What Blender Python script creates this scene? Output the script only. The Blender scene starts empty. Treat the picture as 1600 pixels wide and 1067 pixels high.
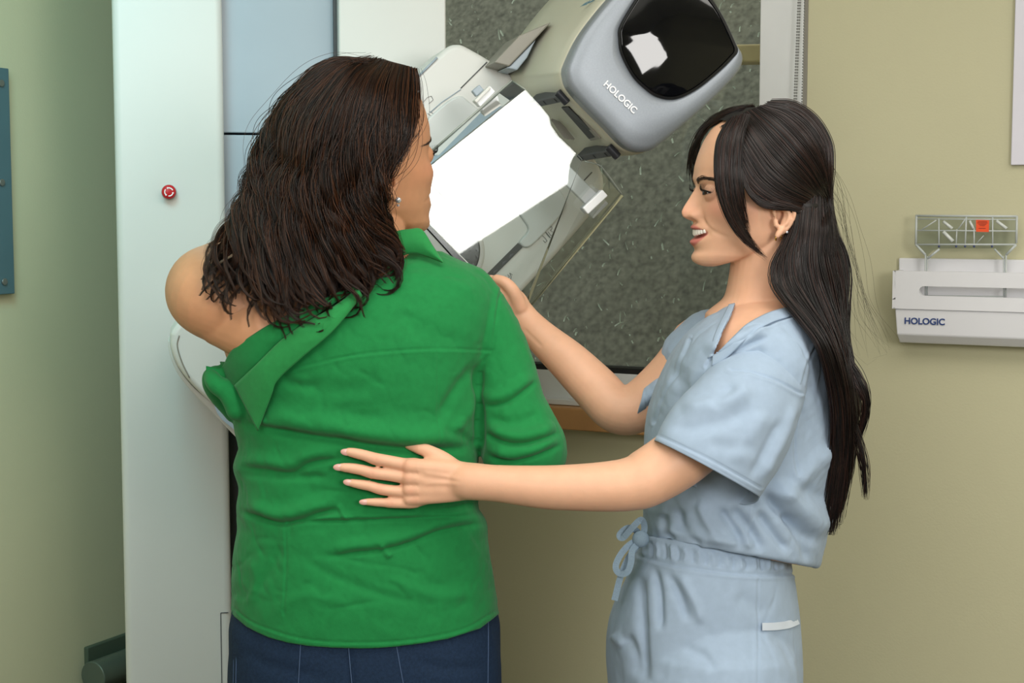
import bpy, bmesh, math, random
import numpy as np
from mathutils import Vector, Matrix
PI = math.pi
rng = np.random.default_rng(7)
random.seed(7)
SC = bpy.context.scene
COL = SC.collection

# ------------------------------------------------------------------ camera
FPX = 2390.0
PITCH = math.radians(4.85)
CAM = np.array([0.0, 0.0, 1.5])
cd = bpy.data.cameras.new('camera')
cam = bpy.data.objects.new('camera', cd)
COL.objects.link(cam)
cam.location = CAM
cam.rotation_euler = (PI / 2 - PITCH, 0, 0)
cd.sensor_width = 36.0
cd.lens = FPX / 1600 * 36
cd.clip_start = 0.05
SC.camera = cam
FWD = np.array([0, math.cos(PITCH), -math.sin(PITCH)])
UPV = np.array([0, math.sin(PITCH), math.cos(PITCH)])

# ------------------------------------------------------------------ world, lamps, exposure
SC.view_settings.view_transform = 'Standard'
SC.view_settings.look = 'None'
SC.view_settings.gamma = 1.0
SC.view_settings.use_curve_mapping = False
SC.view_settings.exposure = 0.0
w = bpy.data.worlds.new('world')
SC.world = w
w.use_nodes = True
w.node_tree.nodes['Background'].inputs[0].default_value = (0.76, 0.75, 0.70, 1)
w.node_tree.nodes['Background'].inputs[1].default_value = 1.75


def area(name, loc, target, size, power, color=(1, 1, 1), shape='RECTANGLE', size_y=None, spread=180, roll=0):
    ld = bpy.data.lights.new(name, 'AREA')
    ld.shape = shape
    ld.size = size
    if size_y:
        ld.size_y = size_y
    ld.energy = power
    ld.color = color
    ld.spread = math.radians(spread)
    o = bpy.data.objects.new(name, ld)
    COL.objects.link(o)
    o.location = loc
    o.rotation_euler = ((Vector(target) - Vector(loc)).to_track_quat('-Z', 'Y').to_matrix() @ Matrix.Rotation(math.radians(roll), 3, 'Z')).to_euler()
    return o


area('softbox_key', (1.19, -0.50, 1.83), (0.12, 2.3, 1.45), 0.78, 32, (1.0, 0.975, 0.94), 'RECTANGLE', 0.74, 180, 33)
area('fill_bounce_lamp', (-0.7, -0.7, 2.3), (0.2, 2.3, 1.2), 1.3, 30, (1.0, 0.99, 0.97), 'RECTANGLE', 1.0)
area('ceiling_panel_lamp', (0.2, 1.2, 2.66), (0.2, 1.25, 0), 1.6, 22, (1.0, 0.96, 0.9), 'RECTANGLE', 1.2)
area('ceiling_panel_lamp', (1.9, 1.0, 2.66), (1.9, 1.05, 0), 0.9, 15, (1.0, 0.96, 0.9), 'RECTANGLE', 0.9)
area('added_cyan_tint_lamp', (-0.75, 1.7, 2.5), (-1.25, 2.85, 1.55), 0.6, 5.5, (0.28, 0.90, 1.0), 'RECTANGLE', 0.6, 110)  # added lamp without a real source, gives the left side a cyan tint


# ------------------------------------------------------------------ helpers
def rays(px, py):
    px = np.asarray(px, float)
    py = np.asarray(py, float)
    a = (px - 800.0) / FPX
    b = (533.5 - py) / FPX
    return np.stack([a, FWD[1] + UPV[1] * b, FWD[2] + UPV[2] * b], -1)


def PY(px, py, Y):
    """world point seen at photo coordinates px,py and standing at world depth Y"""
    d = rays(px, py)
    return CAM + d * (np.asarray(Y, float) / d[..., 1])[..., None]


def PL(px, py, o, n):
    """world point seen at px,py on the plane through o with normal n"""
    d = rays(px, py)
    t = np.dot(np.asarray(o) - CAM, n) / (d @ np.asarray(n))
    return CAM + d * t[..., None]


def proj(v):
    r = v - CAM
    z = r @ FWD
    return 800 + FPX * r[..., 0] / z, 533.5 - FPX * (r @ UPV) / z


def lin(c):
    out = []
    for v in c[:3]:
        v = v / 255.0
        out.append(v / 12.92 if v <= 0.04045 else ((v + 0.055) / 1.055) ** 2.4)
    return tuple(out) + (1.0,)


def mat(name, rgb, rough=0.5, metal=0.0, var=0.06, nscale=18.0, bump=0.0, bscale=200.0, spec=0.5, coat=0.0,
        sss=0.0, attr=None, sheen=0.0, wave=None):
    m = bpy.data.materials.new(name)
    m.use_nodes = True
    nt = m.node_tree
    N, L = nt.nodes, nt.links
    p = N['Principled BSDF']
    p.inputs['Roughness'].default_value = rough
    p.inputs['Metallic'].default_value = metal
    p.inputs['Specular IOR Level'].default_value = spec
    p.inputs['Coat Weight'].default_value = coat
    if sheen:
        p.inputs['Sheen Weight'].default_value = sheen
    tc = N.new('ShaderNodeTexCoord')
    nz = N.new('ShaderNodeTexNoise')
    nz.inputs['Scale'].default_value = nscale
    nz.inputs['Detail'].default_value = 6
    L.new(tc.outputs['Object'], nz.inputs['Vector'])
    mx = N.new('ShaderNodeMix')
    mx.data_type = 'RGBA'
    mx.blend_type = 'MULTIPLY'
    mr = N.new('ShaderNodeMapRange')
    mr.inputs['From Min'].default_value = 0.25
    mr.inputs['From Max'].default_value = 0.75
    mr.inputs['To Min'].default_value = 1 - var
    mr.inputs['To Max'].default_value = 1 + var * 0.6
    L.new(nz.outputs['Fac'], mr.inputs['Value'])
    mx.inputs['Factor'].default_value = 1.0
    if attr:
        at = N.new('ShaderNodeAttribute')
        at.attribute_name = attr
        L.new(at.outputs['Color'], mx.inputs[6])
    else:
        mx.inputs[6].default_value = lin(rgb)
    L.new(mr.outputs['Result'], mx.inputs[7])
    L.new(mx.outputs[2], p.inputs['Base Color'])
    if sss:
        p.inputs['Subsurface Weight'].default_value = sss
        p.inputs['Subsurface Radius'].default_value = (1.0, 0.35, 0.2)
        p.inputs['Subsurface Scale'].default_value = 0.006
    if bump:
        nb = N.new('ShaderNodeTexNoise')
        nb.inputs['Scale'].default_value = bscale
        nb.inputs['Detail'].default_value = 3
        L.new(tc.outputs['Object'], nb.inputs['Vector'])
        bp = N.new('ShaderNodeBump')
        bp.inputs['Strength'].default_value = bump
        bp.inputs['Distance'].default_value = 0.002
        L.new(nb.outputs['Fac'], bp.inputs['Height'])
        L.new(bp.outputs['Normal'], p.inputs['Normal'])
    return m


def glass_mat(name, tint, rough=0.0, dens=0.12, gloss_rough=0.02):
    """thin clear sheet: mostly see-through with a mirror-like coat"""
    m = bpy.data.materials.new(name)
    m.use_nodes = True
    nt = m.node_tree
    N, L = nt.nodes, nt.links
    N.remove(N['Principled BSDF'])
    out = N['Material Output']
    tr = N.new('ShaderNodeBsdfTransparent')
    tr.inputs[0].default_value = tint
    gl = N.new('ShaderNodeBsdfGlossy')
    gl.inputs['Roughness'].default_value = gloss_rough
    fr = N.new('ShaderNodeFresnel')
    fr.inputs['IOR'].default_value = 1.5
    nz = N.new('ShaderNodeTexNoise')
    nz.inputs['Scale'].default_value = 9
    mr = N.new('ShaderNodeMapRange')
    mr.inputs['To Min'].default_value = 0.96
    mr.inputs['To Max'].default_value = 1.0
    L.new(nz.outputs['Fac'], mr.inputs['Value'])
    mm = N.new('ShaderNodeMath')
    mm.operation = 'MULTIPLY'
    L.new(fr.outputs[0], mm.inputs[0])
    L.new(mr.outputs[0], mm.inputs[1])
    mx = N.new('ShaderNodeMixShader')
    L.new(mm.outputs[0], mx.inputs[0])
    L.new(tr.outputs[0], mx.inputs[1])
    L.new(gl.outputs[0], mx.inputs[2])
    L.new(mx.outputs[0], out.inputs['Surface'])
    return m


def tag(o, label=None, cat=None, group=None, kind=None):
    if label:
        o['label'] = label
    if cat:
        o['category'] = cat
    if group:
        o['group'] = group
    if kind:
        o['kind'] = kind
    return o


def attach(o, parent):
    if parent is not None:
        o.parent = parent
        o.matrix_parent_inverse = Matrix.Translation(-parent_loc(parent))


def parent_loc(p):
    return p.location if p.type == 'EMPTY' else Vector((0, 0, 0))


def empty(name, loc):
    o = bpy.data.objects.new(name, None)
    COL.objects.link(o)
    o.location = Vector([float(c) for c in loc])
    o.empty_display_size = 0.05
    return o


def obj(name, verts, faces, m=None, parent=None, smooth=True, bevel=0.0, seg=3, solid=0.0, angle=35, weld=False):
    me = bpy.data.meshes.new(name)
    me.from_pydata([tuple(map(float, v)) for v in verts], [], [tuple(int(i) for i in f) for f in faces])
    bm = bmesh.new()
    bm.from_mesh(me)
    if weld:
        bmesh.ops.remove_doubles(bm, verts=bm.verts, dist=1e-6)
    bmesh.ops.recalc_face_normals(bm, faces=bm.faces)
    bm.to_mesh(me)
    bm.free()
    o = bpy.data.objects.new(name, me)
    COL.objects.link(o)
    if m:
        me.materials.append(m)
    if smooth:
        for p in me.polygons:
            p.use_smooth = True
    if solid:
        md = o.modifiers.new('solid', 'SOLIDIFY')
        md.thickness = solid
        md.offset = 0
    if bevel:
        md = o.modifiers.new('bevel', 'BEVEL')
        md.width = bevel
        md.segments = seg
        md.limit_method = 'ANGLE'
        md.angle_limit = math.radians(angle)
        md = o.modifiers.new('wn', 'WEIGHTED_NORMAL')
        md.keep_sharp = False
    attach(o, parent)
    return o


class MB:
    def __init__(self):
        self.v = []
        self.f = []

    def add(self, v, f):
        b = len(self.v)
        self.v.extend([tuple(map(float, q)) for q in v])
        self.f.extend([tuple(int(i) + b for i in q) for q in f])
        return self

    def prism(self, pts, vec):
        pts = np.asarray(pts, float)
        n = len(pts)
        v = np.concatenate([pts, pts + np.asarray(vec, float)])
        f = [tuple(range(n)), tuple(range(2 * n - 1, n - 1, -1))]
        f += [(i, i + n, (i + 1) % n + n, (i + 1) % n) for i in range(n)]
        return self.add(v, f)

    def box(self, c, s, ax=None):
        c = np.asarray(c, float)
        A = np.eye(3) if ax is None else np.asarray(ax, float)
        q = []
        for sx, sy in ((-1, -1), (1, -1), (1, 1), (-1, 1)):
            q.append(c + A[0] * sx * s[0] / 2 + A[1] * sy * s[1] / 2 - A[2] * s[2] / 2)
        return self.prism(q, A[2] * s[2])

    def loft(self, rings, cap=True, closed=True):
        rings = [np.asarray(r, float) for r in rings]
        n = len(rings[0])
        b = 0
        v = np.concatenate(rings)
        f = []
        m = n if closed else n - 1
        for k in range(len(rings) - 1):
            for i in range(m):
                j = (i + 1) % n
                f.append((k * n + i, k * n + j, (k + 1) * n + j, (k + 1) * n + i))
        if cap:
            f.append(tuple(range(n - 1, -1, -1)))
            f.append(tuple(range((len(rings) - 1) * n, len(rings) * n)))
        return self.add(v, f)

    def tube(self, path, r, n=12, cap=True):
        path = np.asarray(path, float)
        r = np.broadcast_to(np.asarray(r, float), (len(path),))
        t = np.gradient(path, axis=0)
        t /= np.linalg.norm(t, axis=1)[:, None] + 1e-12
        u = np.cross(t[0], [0.31, 0.22, 0.92])
        u /= np.linalg.norm(u)
        rings = []
        a = np.linspace(0, 2 * PI, n, endpoint=False)
        for k in range(len(path)):
            u = u - t[k] * (u @ t[k])
            u /= np.linalg.norm(u)
            w_ = np.cross(t[k], u)
            rings.append(path[k] + r[k] * (np.cos(a)[:, None] * u + np.sin(a)[:, None] * w_))
        return self.loft(rings, cap)

    def limb(self, path, r, n=20):
        """tube with hemispherical ends"""
        path = np.asarray(path, float)
        r = np.asarray(r, float)
        d0 = path[0] - path[1]
        d0 /= np.linalg.norm(d0)
        d1 = path[-1] - path[-2]
        d1 /= np.linalg.norm(d1)
        pre, pr, post, po = [], [], [], []
        for a in (0.08, 0.3, 0.55, 0.8):
            s = math.sin(a * PI / 2)
            c = math.cos(a * PI / 2)
            pre.append(path[0] + d0 * r[0] * c)
            pr.append(r[0] * s)
            post.insert(0, path[-1] + d1 * r[-1] * c)
            po.insert(0, r[-1] * s)
        return self.tube(np.concatenate([pre, path, post]), np.concatenate([pr, r, po]), n)

    def sphere(self, c, r, nu=24, nv=14, ax=None):
        c = np.asarray(c, float)
        r = np.broadcast_to(np.asarray(r, float), (3,))
        A = np.eye(3) if ax is None else np.asarray(ax, float)
        rings = []
        for k in range(nv + 1):
            ph = PI * (k + 0.001) / (nv + 0.002) - PI / 2
            a = np.linspace(0, 2 * PI, nu, endpoint=False)
            l = np.stack([np.cos(ph) * np.cos(a) * r[0], np.cos(ph) * np.sin(a) * r[1], np.full(nu, math.sin(ph) * r[2])], -1)
            rings.append(c + l @ A)
        return self.loft(rings)

    def disc(self, c, nrm, r, h, n=28):
        c = np.asarray(c, float)
        nrm = np.asarray(nrm, float)
        nrm = nrm / np.linalg.norm(nrm)
        return self.tube([c, c + nrm * h], [r, r], n)

    def build(self, name, m=None, parent=None, **k):
        return obj(name, self.v, self.f, m, parent, **k)


def crom(pts, n):
    """Catmull-Rom resample of control rows"""
    p = np.asarray(pts, float)
    k = len(p)
    e = np.concatenate([[2 * p[0] - p[1]], p, [2 * p[-1] - p[-2]]])
    t = np.linspace(0, k - 1 - 1e-9, n)
    i = t.astype(int)
    f = (t - i)[:, None]
    a, b, c, d = e[i], e[i + 1], e[i + 2], e[i + 3]
    return 0.5 * ((2 * b) + (c - a) * f + (2 * a - 5 * b + 4 * c - d) * f ** 2 + (3 * b - a - 3 * c + d) * f ** 3)


def smooth_poly(pts, n=120):
    p = np.asarray(pts, float)
    k = len(p)
    e = np.concatenate([[p[-1]], p, p[:2]])
    t = np.linspace(0, k, n, endpoint=False)
    i = t.astype(int)
    f = (t - i)[:, None]
    a, b, c, d = e[i], e[i + 1], e[i + 2], e[i + 3]
    return 0.5 * ((2 * b) + (c - a) * f + (2 * a - 5 * b + 4 * c - d) * f ** 2 + (3 * b - a - 3 * c + d) * f ** 3)


def text_mesh(name, body, size, m, parent, origin, ex, ey, depth=0.0008, spacing=1.0, bold=0.0):
    cu = bpy.data.curves.new(name, 'FONT')
    cu.body = body
    cu.size = size
    cu.extrude = depth
    cu.space_character = spacing
    cu.offset = bold
    cu.align_x = 'CENTER'
    cu.align_y = 'CENTER'
    t = bpy.data.objects.new(name, cu)
    COL.objects.link(t)
    bpy.context.view_layer.update()
    me = bpy.data.meshes.new_from_object(t.evaluated_get(bpy.context.evaluated_depsgraph_get()))
    bpy.data.objects.remove(t)
    o = bpy.data.objects.new(name, me)
    COL.objects.link(o)
    ex = np.asarray(ex, float) / np.linalg.norm(ex)
    ey = np.asarray(ey, float)
    ey = ey - ex * (ey @ ex)
    ey /= np.linalg.norm(ey)
    ez = np.cross(ex, ey)
    M = np.stack([ex, ey, ez], 1)
    n = len(me.vertices)
    co = np.empty(n * 3)
    me.vertices.foreach_get('co', co)
    co = co.reshape(-1, 3) @ M.T + np.asarray(origin)
    me.vertices.foreach_set('co', co.ravel())
    me.update()
    me.materials.clear()
    me.materials.append(m)
    attach(o, parent)
    return o


# ------------------------------------------------------------------ materials
M = {}
M['wall'] = mat('wall_paint', (198, 194, 161), 0.75, var=0.03, nscale=3, bump=0.12, bscale=220)
M['wall_l'] = M['wall']
M['ceil'] = mat('ceiling_paint', (225, 225, 218), 0.9, var=0.03)
M['floor'] = mat('floor_vinyl', (96, 90, 80), 0.5, var=0.12, nscale=30)
M['frame'] = mat('window_frame_paint', (222, 224, 224), 0.4, var=0.03)
M['wood'] = mat('sill_wood', (190, 140, 88), 0.4, var=0.25, nscale=9)
M['black'] = mat('black_rubber', (18, 19, 22), 0.5, var=0.1)
M['cover'] = mat('machine_cover_white', (212, 211, 206), 0.42, var=0.02, nscale=6)
M['cream'] = mat('machine_cream', (200, 198, 180), 0.4, var=0.02, nscale=6)
M['greyp'] = mat('machine_grey_panel', (158, 170, 180), 0.45, var=0.03, nscale=8)
M['taupe'] = mat('machine_taupe', (140, 136, 126), 0.45, var=0.03)
M['dgrey'] = mat('machine_dark_grey', (70, 72, 74), 0.5, var=0.08)
M['silver'] = mat('bezel_silver', (140, 147, 155), 0.42, metal=0.3, var=0.07, nscale=420)
M['visor'] = mat('visor_black_gloss', (9, 10, 13), 0.04, var=0.05)
M['dark_gloss'] = mat('platform_dark_gloss', (26, 30, 36), 0.12, var=0.25, nscale=160)
M['white'] = mat('white_plastic', (236, 238, 240), 0.35, var=0.015)
M['rackw'] = mat('rack_white', (228, 228, 232), 0.4, var=0.015)
M['red'] = mat('button_red', (196, 26, 34), 0.35, var=0.05)
M['steel'] = mat('steel', (150, 152, 150), 0.35, metal=0.8, var=0.05)
M['plate'] = mat('plate_blue_grey', (78, 106, 114), 0.5, var=0.04)
M['bluepr'] = mat('blue_print', (40, 66, 124), 0.5, var=0.02)
M['whitepr'] = mat('white_print', (244, 246, 248), 0.5, var=0.01)
M['blackpr'] = mat('grey_print', (90, 92, 92), 0.6, var=0.02)
M['orange'] = mat('orange_label', (240, 84, 34), 0.6, var=0.03)
M['frost'] = mat('acrylic_frosted', (214, 218, 214), 0.1, var=0.03)
M['navy'] = mat('peg_navy', (52, 62, 110), 0.3)
M['acryl'] = glass_mat('clear_acrylic', (0.93, 0.95, 0.94, 1))
M['acryl_edge'] = mat('acrylic_edge', (206, 204, 168), 0.25, var=0.05)
M['pane'] = glass_mat('window_glass', (0.93, 0.96, 0.95, 1), gloss_rough=0.03)

# ------------------------------------------------------------------ the room
ER = np.array([0.885, -0.465, 0.0]); ER /= np.linalg.norm(ER)      # along the window wall, to the right
NB = np.array([ER[1], -ER[0], 0.0])   # out of the window wall, into the room
EL = -NB                                                            # along the left wall, away from us
B0 = np.array([0.879, 3.0, 0.0])
L0 = np.array([-0.875, 3.4, 0.0])
CORNER = B0 + ER * ((L0 - B0) @ ER)
CH = 2.7
WB = 4.9      # length of window wall
WL = 5.2
Z = np.array([0, 0, 1.0])


def BW(px, py, h=0.0):
    return PL(px, py, B0 + NB * h, NB)


def LW(px, py, h=0.0):
    return PL(px, py, L0 + ER * h, ER)


def wallpt(s, z, h=0.0):
    return CORNER + ER * s + NB * h + Z * z


def onwall(p):
    return (p - CORNER) @ ER, p[2]


T = 0.12
# window opening in wall coordinates
win_r, _ = onwall(BW(1262, 100))
_, win_b = onwall(BW(930, 634))
win_l = win_r - 1.55
win_t = 2.35
mb = MB()
for (s0, s1, z0, z1) in ((-T, win_l, 0, CH), (win_r, WB, 0, CH), (win_l, win_r, 0, win_b), (win_l, win_r, win_t, CH)):
    mb.prism([wallpt(s0, z0), wallpt(s1, z0), wallpt(s1, z1), wallpt(s0, z1)], -NB * T)
tag(mb.build('wall_back', M['wall'], smooth=False), kind='structure')
q = CORNER
mb = MB().prism([q, q + NB * WL, q + NB * WL + Z * CH, q + Z * CH], -ER * T)
tag(mb.build('wall_left', M['wall'], smooth=False), kind='structure')
q2 = CORNER + ER * WB
mb = MB().prism([q2, q2 + NB * WL, q2 + NB * WL + Z * CH, q2 + Z * CH], ER * T)
tag(mb.build('wall_right', M['wall'], smooth=False), kind='structure')
q3 = CORNER + NB * WL
mb = MB().prism([q3, q3 + ER * WB, q3 + ER * WB + Z * CH, q3 + Z * CH], NB * T)
tag(mb.build('wall_front', M['wall'], smooth=False), kind='structure')
ring = [q, q + ER * WB, q + ER * WB + NB * WL, q + NB * WL]
tag(MB().prism(ring, -Z * 0.1).build('floor', M['floor'], smooth=False), kind='structure')
tag(MB().prism([p + Z * CH for p in ring], Z * 0.1).build('ceiling', M['ceil'], smooth=False), kind='structure')

# window: white casing, black gasket, glass, wooden sill
fw = 0.068
fr = MB()
zgb = onwall(BW(930, 577))[1]
fl, frr = win_l, win_r - 0.008
for (s0, s1, z0, z1) in ((frr - 0.062 - 0.03, frr, win_b, win_t), (fl, fl + 0.09, win_b, win_t),
                         (fl + 0.09, frr - 0.092, win_b, zgb - 0.006), (fl + 0.09, frr - 0.092, win_t - 0.08, win_t)):
    fr.prism([wallpt(s0, z0, 0.006), wallpt(s1, z0, 0.006), wallpt(s1, z1, 0.006), wallpt(s0, z1, 0.006)], -NB * 0.07)
wf = tag(fr.build('window_1', M['frame'], smooth=False, bevel=0.002), kind='structure')
gs = MB()
a0, a1 = fl + 0.09, frr - 0.092
for (s0, s1, z0, z1) in ((a0, a1, zgb - 0.008, zgb + 0.006), (a0, a1, win_t - 0.09, win_t - 0.08), (a0, a0 + 0.006, zgb, win_t - 0.09)):
    gs.prism([wallpt(s0, z0, 0.004), wallpt(s1, z0, 0.004), wallpt(s1, z1, 0.004), wallpt(s0, z1, 0.004)], -NB * 0.05)
gs.build('gasket', M['black'], wf, smooth=False)
MB().prism([wallpt(a0, zgb - 0.004, -0.03), wallpt(a1 + 0.01, zgb - 0.004, -0.03), wallpt(a1 + 0.01, win_t - 0.08, -0.03), wallpt(a0, win_t - 0.08, -0.03)],
           -NB * 0.006).build('pane', M['pane'], wf, smooth=False)
# dark edge channel between casing and wall on the right
MB().prism([wallpt(frr, win_b, 0.004), wallpt(win_r, win_b, 0.004), wallpt(win_r, win_t, 0.004), wallpt(frr, win_t, 0.004)], -NB * 0.03).build(
    'edge_strip', M['taupe'], wf, smooth=False)
zs1 = win_b
zs0 = onwall(BW(930, 675, 0.06))[1]
MB().prism([wallpt(win_l - 0.05, zs0, 0.06), wallpt(win_r + 0.005, zs0, 0.06), wallpt(win_r + 0.005, zs1, 0.06), wallpt(win_l - 0.05, zs1, 0.06)], -NB * 0.06).build(
    'window_sill', M['wood'], wf, smooth=False, bevel=0.004)
MB().prism([wallpt(a0 - 0.05, win_b + 0.001, 0.03), wallpt(a1 + 0.05, win_b + 0.001, 0.03), wallpt(a1 + 0.05, win_b + 0.014, 0.03), wallpt(a0 - 0.05, win_b + 0.014, 0.03)],
           -NB * 0.024).build('sill_trim', M['frame'], wf, smooth=False, bevel=0.002)

# roller blind bead cord hanging in front of the casing
ch = MB()
for (pxa, pxb) in ((1247.5, 1240.5), (1250.5, 1243.5), (1257.5, 1253)):
    pa = BW(pxa, 0, 0.03)
    pb = BW(pxb, 170, 0.03)
    dirv = (pb - pa)
    L_ = np.linalg.norm(dirv)
    dirv /= L_
    t = -0.25
    k = 0
    while t < L_ + 0.55:
        ch.sphere(pa + dirv * t, 0.0021, 6, 4)
        t += 0.0058
        k += 1
tag(ch.build('blind_cord', M['steel']), 'beaded steel blind cord hanging against the white window casing', 'cord')

# outside the window: sloping planted bank
M['bank'] = mat('ground_mulch', (104, 105, 94), 0.95, var=0.55, nscale=55, bump=0.6, bscale=60)
mb = MB()
g0 = wallpt(win_l - 2.5, 0.1, -0.30)
e1 = ER * 6.5
e2 = -NB * 2.7 + Z * 4.2
n1, n2 = 90, 60
vs, fs = [], []
for j in range(n2 + 1):
    for i in range(n1 + 1):
        p = g0 + e1 * i / n1 + e2 * j / n2
        p = p + Z * 0.02 * math.sin(i * 1.7 + j * 0.9) * math.cos(j * 2.1 - i * .4)
        vs.append(p)
for j in range(n2):
    for i in range(n1):
        b = j * (n1 + 1) + i
        fs.append((b, b + 1, b + n1 + 2, b + n1 + 1))
tag(obj('ground_bank', vs, fs, M['bank']), kind='structure')
M['blade'] = mat('dry_grass', (176, 186, 172), 0.8, var=0.3, nscale=40)
mb = MB()
R = random.Random(5)
en = np.cross(e1, e2)
en /= np.linalg.norm(en)
if en @ NB < 0:
    en = -en
for k in range(5000):
    j = R.random() ** 1.6 * .7
    i = R.uniform(.2, .85)
    p = g0 + e1 * i + e2 * (0.04 + 0.9 * j) + en * 0.02
    L_ = R.uniform(0.010, 0.042) * R.random() ** .7
    d = (e1 / 6.5 * R.uniform(-1, 1) + e2 / 4.0 * R.uniform(0.2, 1.2) + en * R.uniform(0.0, 0.7))
    d /= np.linalg.norm(d)
    s = np.cross(d, en)
    s /= np.linalg.norm(s)
    wd = R.uniform(0.001, 0.0032)
    mb.add([p - s * wd, p + s * wd, p + d * L_ * 0.6 + s * wd + en * .004, p + d * L_, p + d * L_ * 0.6 - s * wd + en * .004], [(0, 1, 2, 3, 4)])
tag(mb.build('grass_litter', M['blade'], smooth=False), 'pale dry grass litter on the dark bank outside the window', 'grass', kind='stuff')
# tan bar behind the glass, at its top right
M['tan'] = mat('tan_matte', (176, 160, 116), 0.7, var=0.15)
ra = wallpt(0, 0, -0.9)
ra_o = B0 - NB * 0.75
p1, p2, p3, p4 = [PL(x, y, ra_o, NB) for x, y in ((1120, 70), (1300, 66), (1300, 96), (1120, 98))]
tag(MB().prism([p1, p2, p3, p4], -NB * 0.08).build('tan_bar', M['tan'], smooth=False, bevel=0.006), kind='structure')

# ------------------------------------------------------------------ things on the walls
# blue-grey plate on the left wall
pl = empty('wall_plate', LW(10, 300, 0.0))
tag(pl, 'blue-grey metal plate screwed to the left wall at the edge of the photo', 'wall plate')
s0 = LW(14, 107, 0.02)
s1 = LW(22, 459, 0.02)
bot, top = s1[2], s0[2]
right = s0.copy()
left = right - EL * 0.30
cs = [np.array([left[0], left[1], bot]), np.array([right[0], right[1], bot]), np.array([right[0], right[1], top]), np.array([left[0], left[1], top])]
MB().prism(cs, -ER * 0.0205).build('plate', M['plate'], pl, smooth=False, bevel=0.002)
for (x, y) in ((2, 285), (6, 440), (1, 130)):
    c = LW(x, y, 0.02)
    MB().disc(c, ER, 0.007, 0.004, 16).build('screw', M['steel'], pl, bevel=0.001)

# white board at the upper right
s0 = BW(1579, 258, 0.012)
wb = [s0, s0 + ER * 0.5, s0 + ER * 0.5 + Z * 0.9, s0 + Z * 0.9]
o = MB().prism(wb, -NB * 0.0125).build('notice_board', mat('board_white', (222, 220, 230), 0.6, var=0.02), smooth=False, bevel=0.002)
tag(o, 'blank white board on the green wall above the paddle rack', 'board')

# low metal bracket with tube on the left wall
br = empty('wall_bracket', LW(165, 1040, 0.0))
tag(br, 'grey metal bracket with a short pipe low on the left wall beside the column', 'bracket')
c0 = LW(137, 1012, 0.012)
c1 = LW(205, 985, 0.012)
zt = c0[2]
c2 = c0 + EL * 0.5
MB().prism([c0 - Z * .35, c2 - Z * .35, c2, c0], -ER * 0.0125).build('back_plate', mat('bracket_green_grey', (78, 92, 76), 0.5, var=0.05), br, smooth=False, bevel=0.003)
zc = PL(np.array(160.), np.array(1052.), L0 + ER * 0.05, ER)
MB().tube([zc - EL * 0.03, zc + EL * 0.10], [0.034, 0.034], 28).build('pipe', mat('bracket_pipe', (98, 110, 98), 0.35, metal=0.3), br, bevel=0.003)
MB().tube([zc + EL * 0.10, zc + EL * 0.5], [0.036, 0.036], 28).build('sleeve', M['steel'], br, bevel=0.003)

# paddle rack
rk = empty('paddle_rack', BW(1500, 480, 0.0))
tag(rk, 'white wall rack with a long slot holding a clear paddle, right side of the wall', 'rack')


def wpoly(pts, h):
    p = np.asarray(pts, float)
    return BW(p[:, 0], p[:, 1], h)


h_f = 0.075
e = ER * 0.55
tl = BW(1404, 403, 0.012)
bk = [BW(1404, 440, .012), BW(1404, 440, .012) + e, tl + e, tl]
bk = [BW(1404, 530, .012), BW(1404, 530, .012) + e, tl + e, tl]
MB().prism(bk, -NB * 0.0122).build('back_plate', M['rackw'], rk, smooth=False, bevel=0.003)
# front cover with the long slot: outer ring minus slot, built as top bar, bottom bar, left end
a_tl = BW(1395, 423, h_f); a_bl = BW(1394, 482, h_f)
sl_t = BW(1440, 447, h_f); sl_b = BW(1440, 462, h_f)
n = 14
cr = MB()
hz_t, hz_b = sl_t[2], sl_b[2]
xl = a_tl
slot_l = BW(1436, 455, h_f)
rad = (hz_t - hz_b) / 2
cz = (hz_t + hz_b) / 2
sL = (slot_l - xl) @ ER
ztop, zbot = a_tl[2], a_bl[2]
base = np.array([xl[0], xl[1], 0])


def rp(s, z, h=0.0):
    return base + ER * s + Z * z + NB * h


arc = [rp(sL + rad - rad * math.cos(t), cz + rad * math.sin(t)) for t in np.linspace(PI / 2, -PI / 2, n)]
# one front face polygon going round the slot (slot runs out of the frame to the right, closed at its far end)
outer = [rp(0, zbot), rp(0.55, zbot), rp(0.55, ztop), rp(0, ztop)]
up = [rp(0, cz), ] + [rp(0, ztop), rp(0.55, ztop), rp(0.55, hz_t)] + [arc[0]] + arc[1:n // 2] + [rp(sL, cz)]
lo = [rp(0, cz), rp(sL, cz)] + arc[n // 2:] + [rp(0.55, hz_b), rp(0.55, zbot), rp(0, zbot)]
cr.prism(up, -NB * 0.012)
cr.prism(lo, -NB * 0.012)
cr.prism([rp(0, zbot), rp(0, ztop), rp(0, ztop, -(h_f - .012)), rp(0, zbot, -(h_f - .012))], ER * 0.006)
cr.build('front_cover', M['rackw'], rk, smooth=False)
b1 = BW(1398, 482, h_f - .004); b2 = BW(1401, 522, h_f - .008); b3 = BW(1405, 535, h_f - .028)
prof = [b1, b2, b3, np.array([b3[0], b3[1], b3[2]]) - NB * (h_f - .03), b1 - NB * (h_f - .006)]
MB().prism(prof, ER * 0.56).build('tray', M['rackw'], rk, smooth=False, bevel=0.003)
lc = BW(1444.5, 502.5, h_f - .0045)
text_mesh('logo', 'HOLOGIC', 0.0172, M['bluepr'], rk, lc, ER, Z, 0.0006, 1.0, 0.0004)

# clear paddle in the rack
pd = empty('compression_paddle', BW(1510, 400, 0.05))
tag(pd, 'clear acrylic compression paddle with an orange sticker standing in the white rack', 'paddle')
hp = 0.045


def pw(x, y, h=hp):
    return BW(x, y, h)


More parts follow.
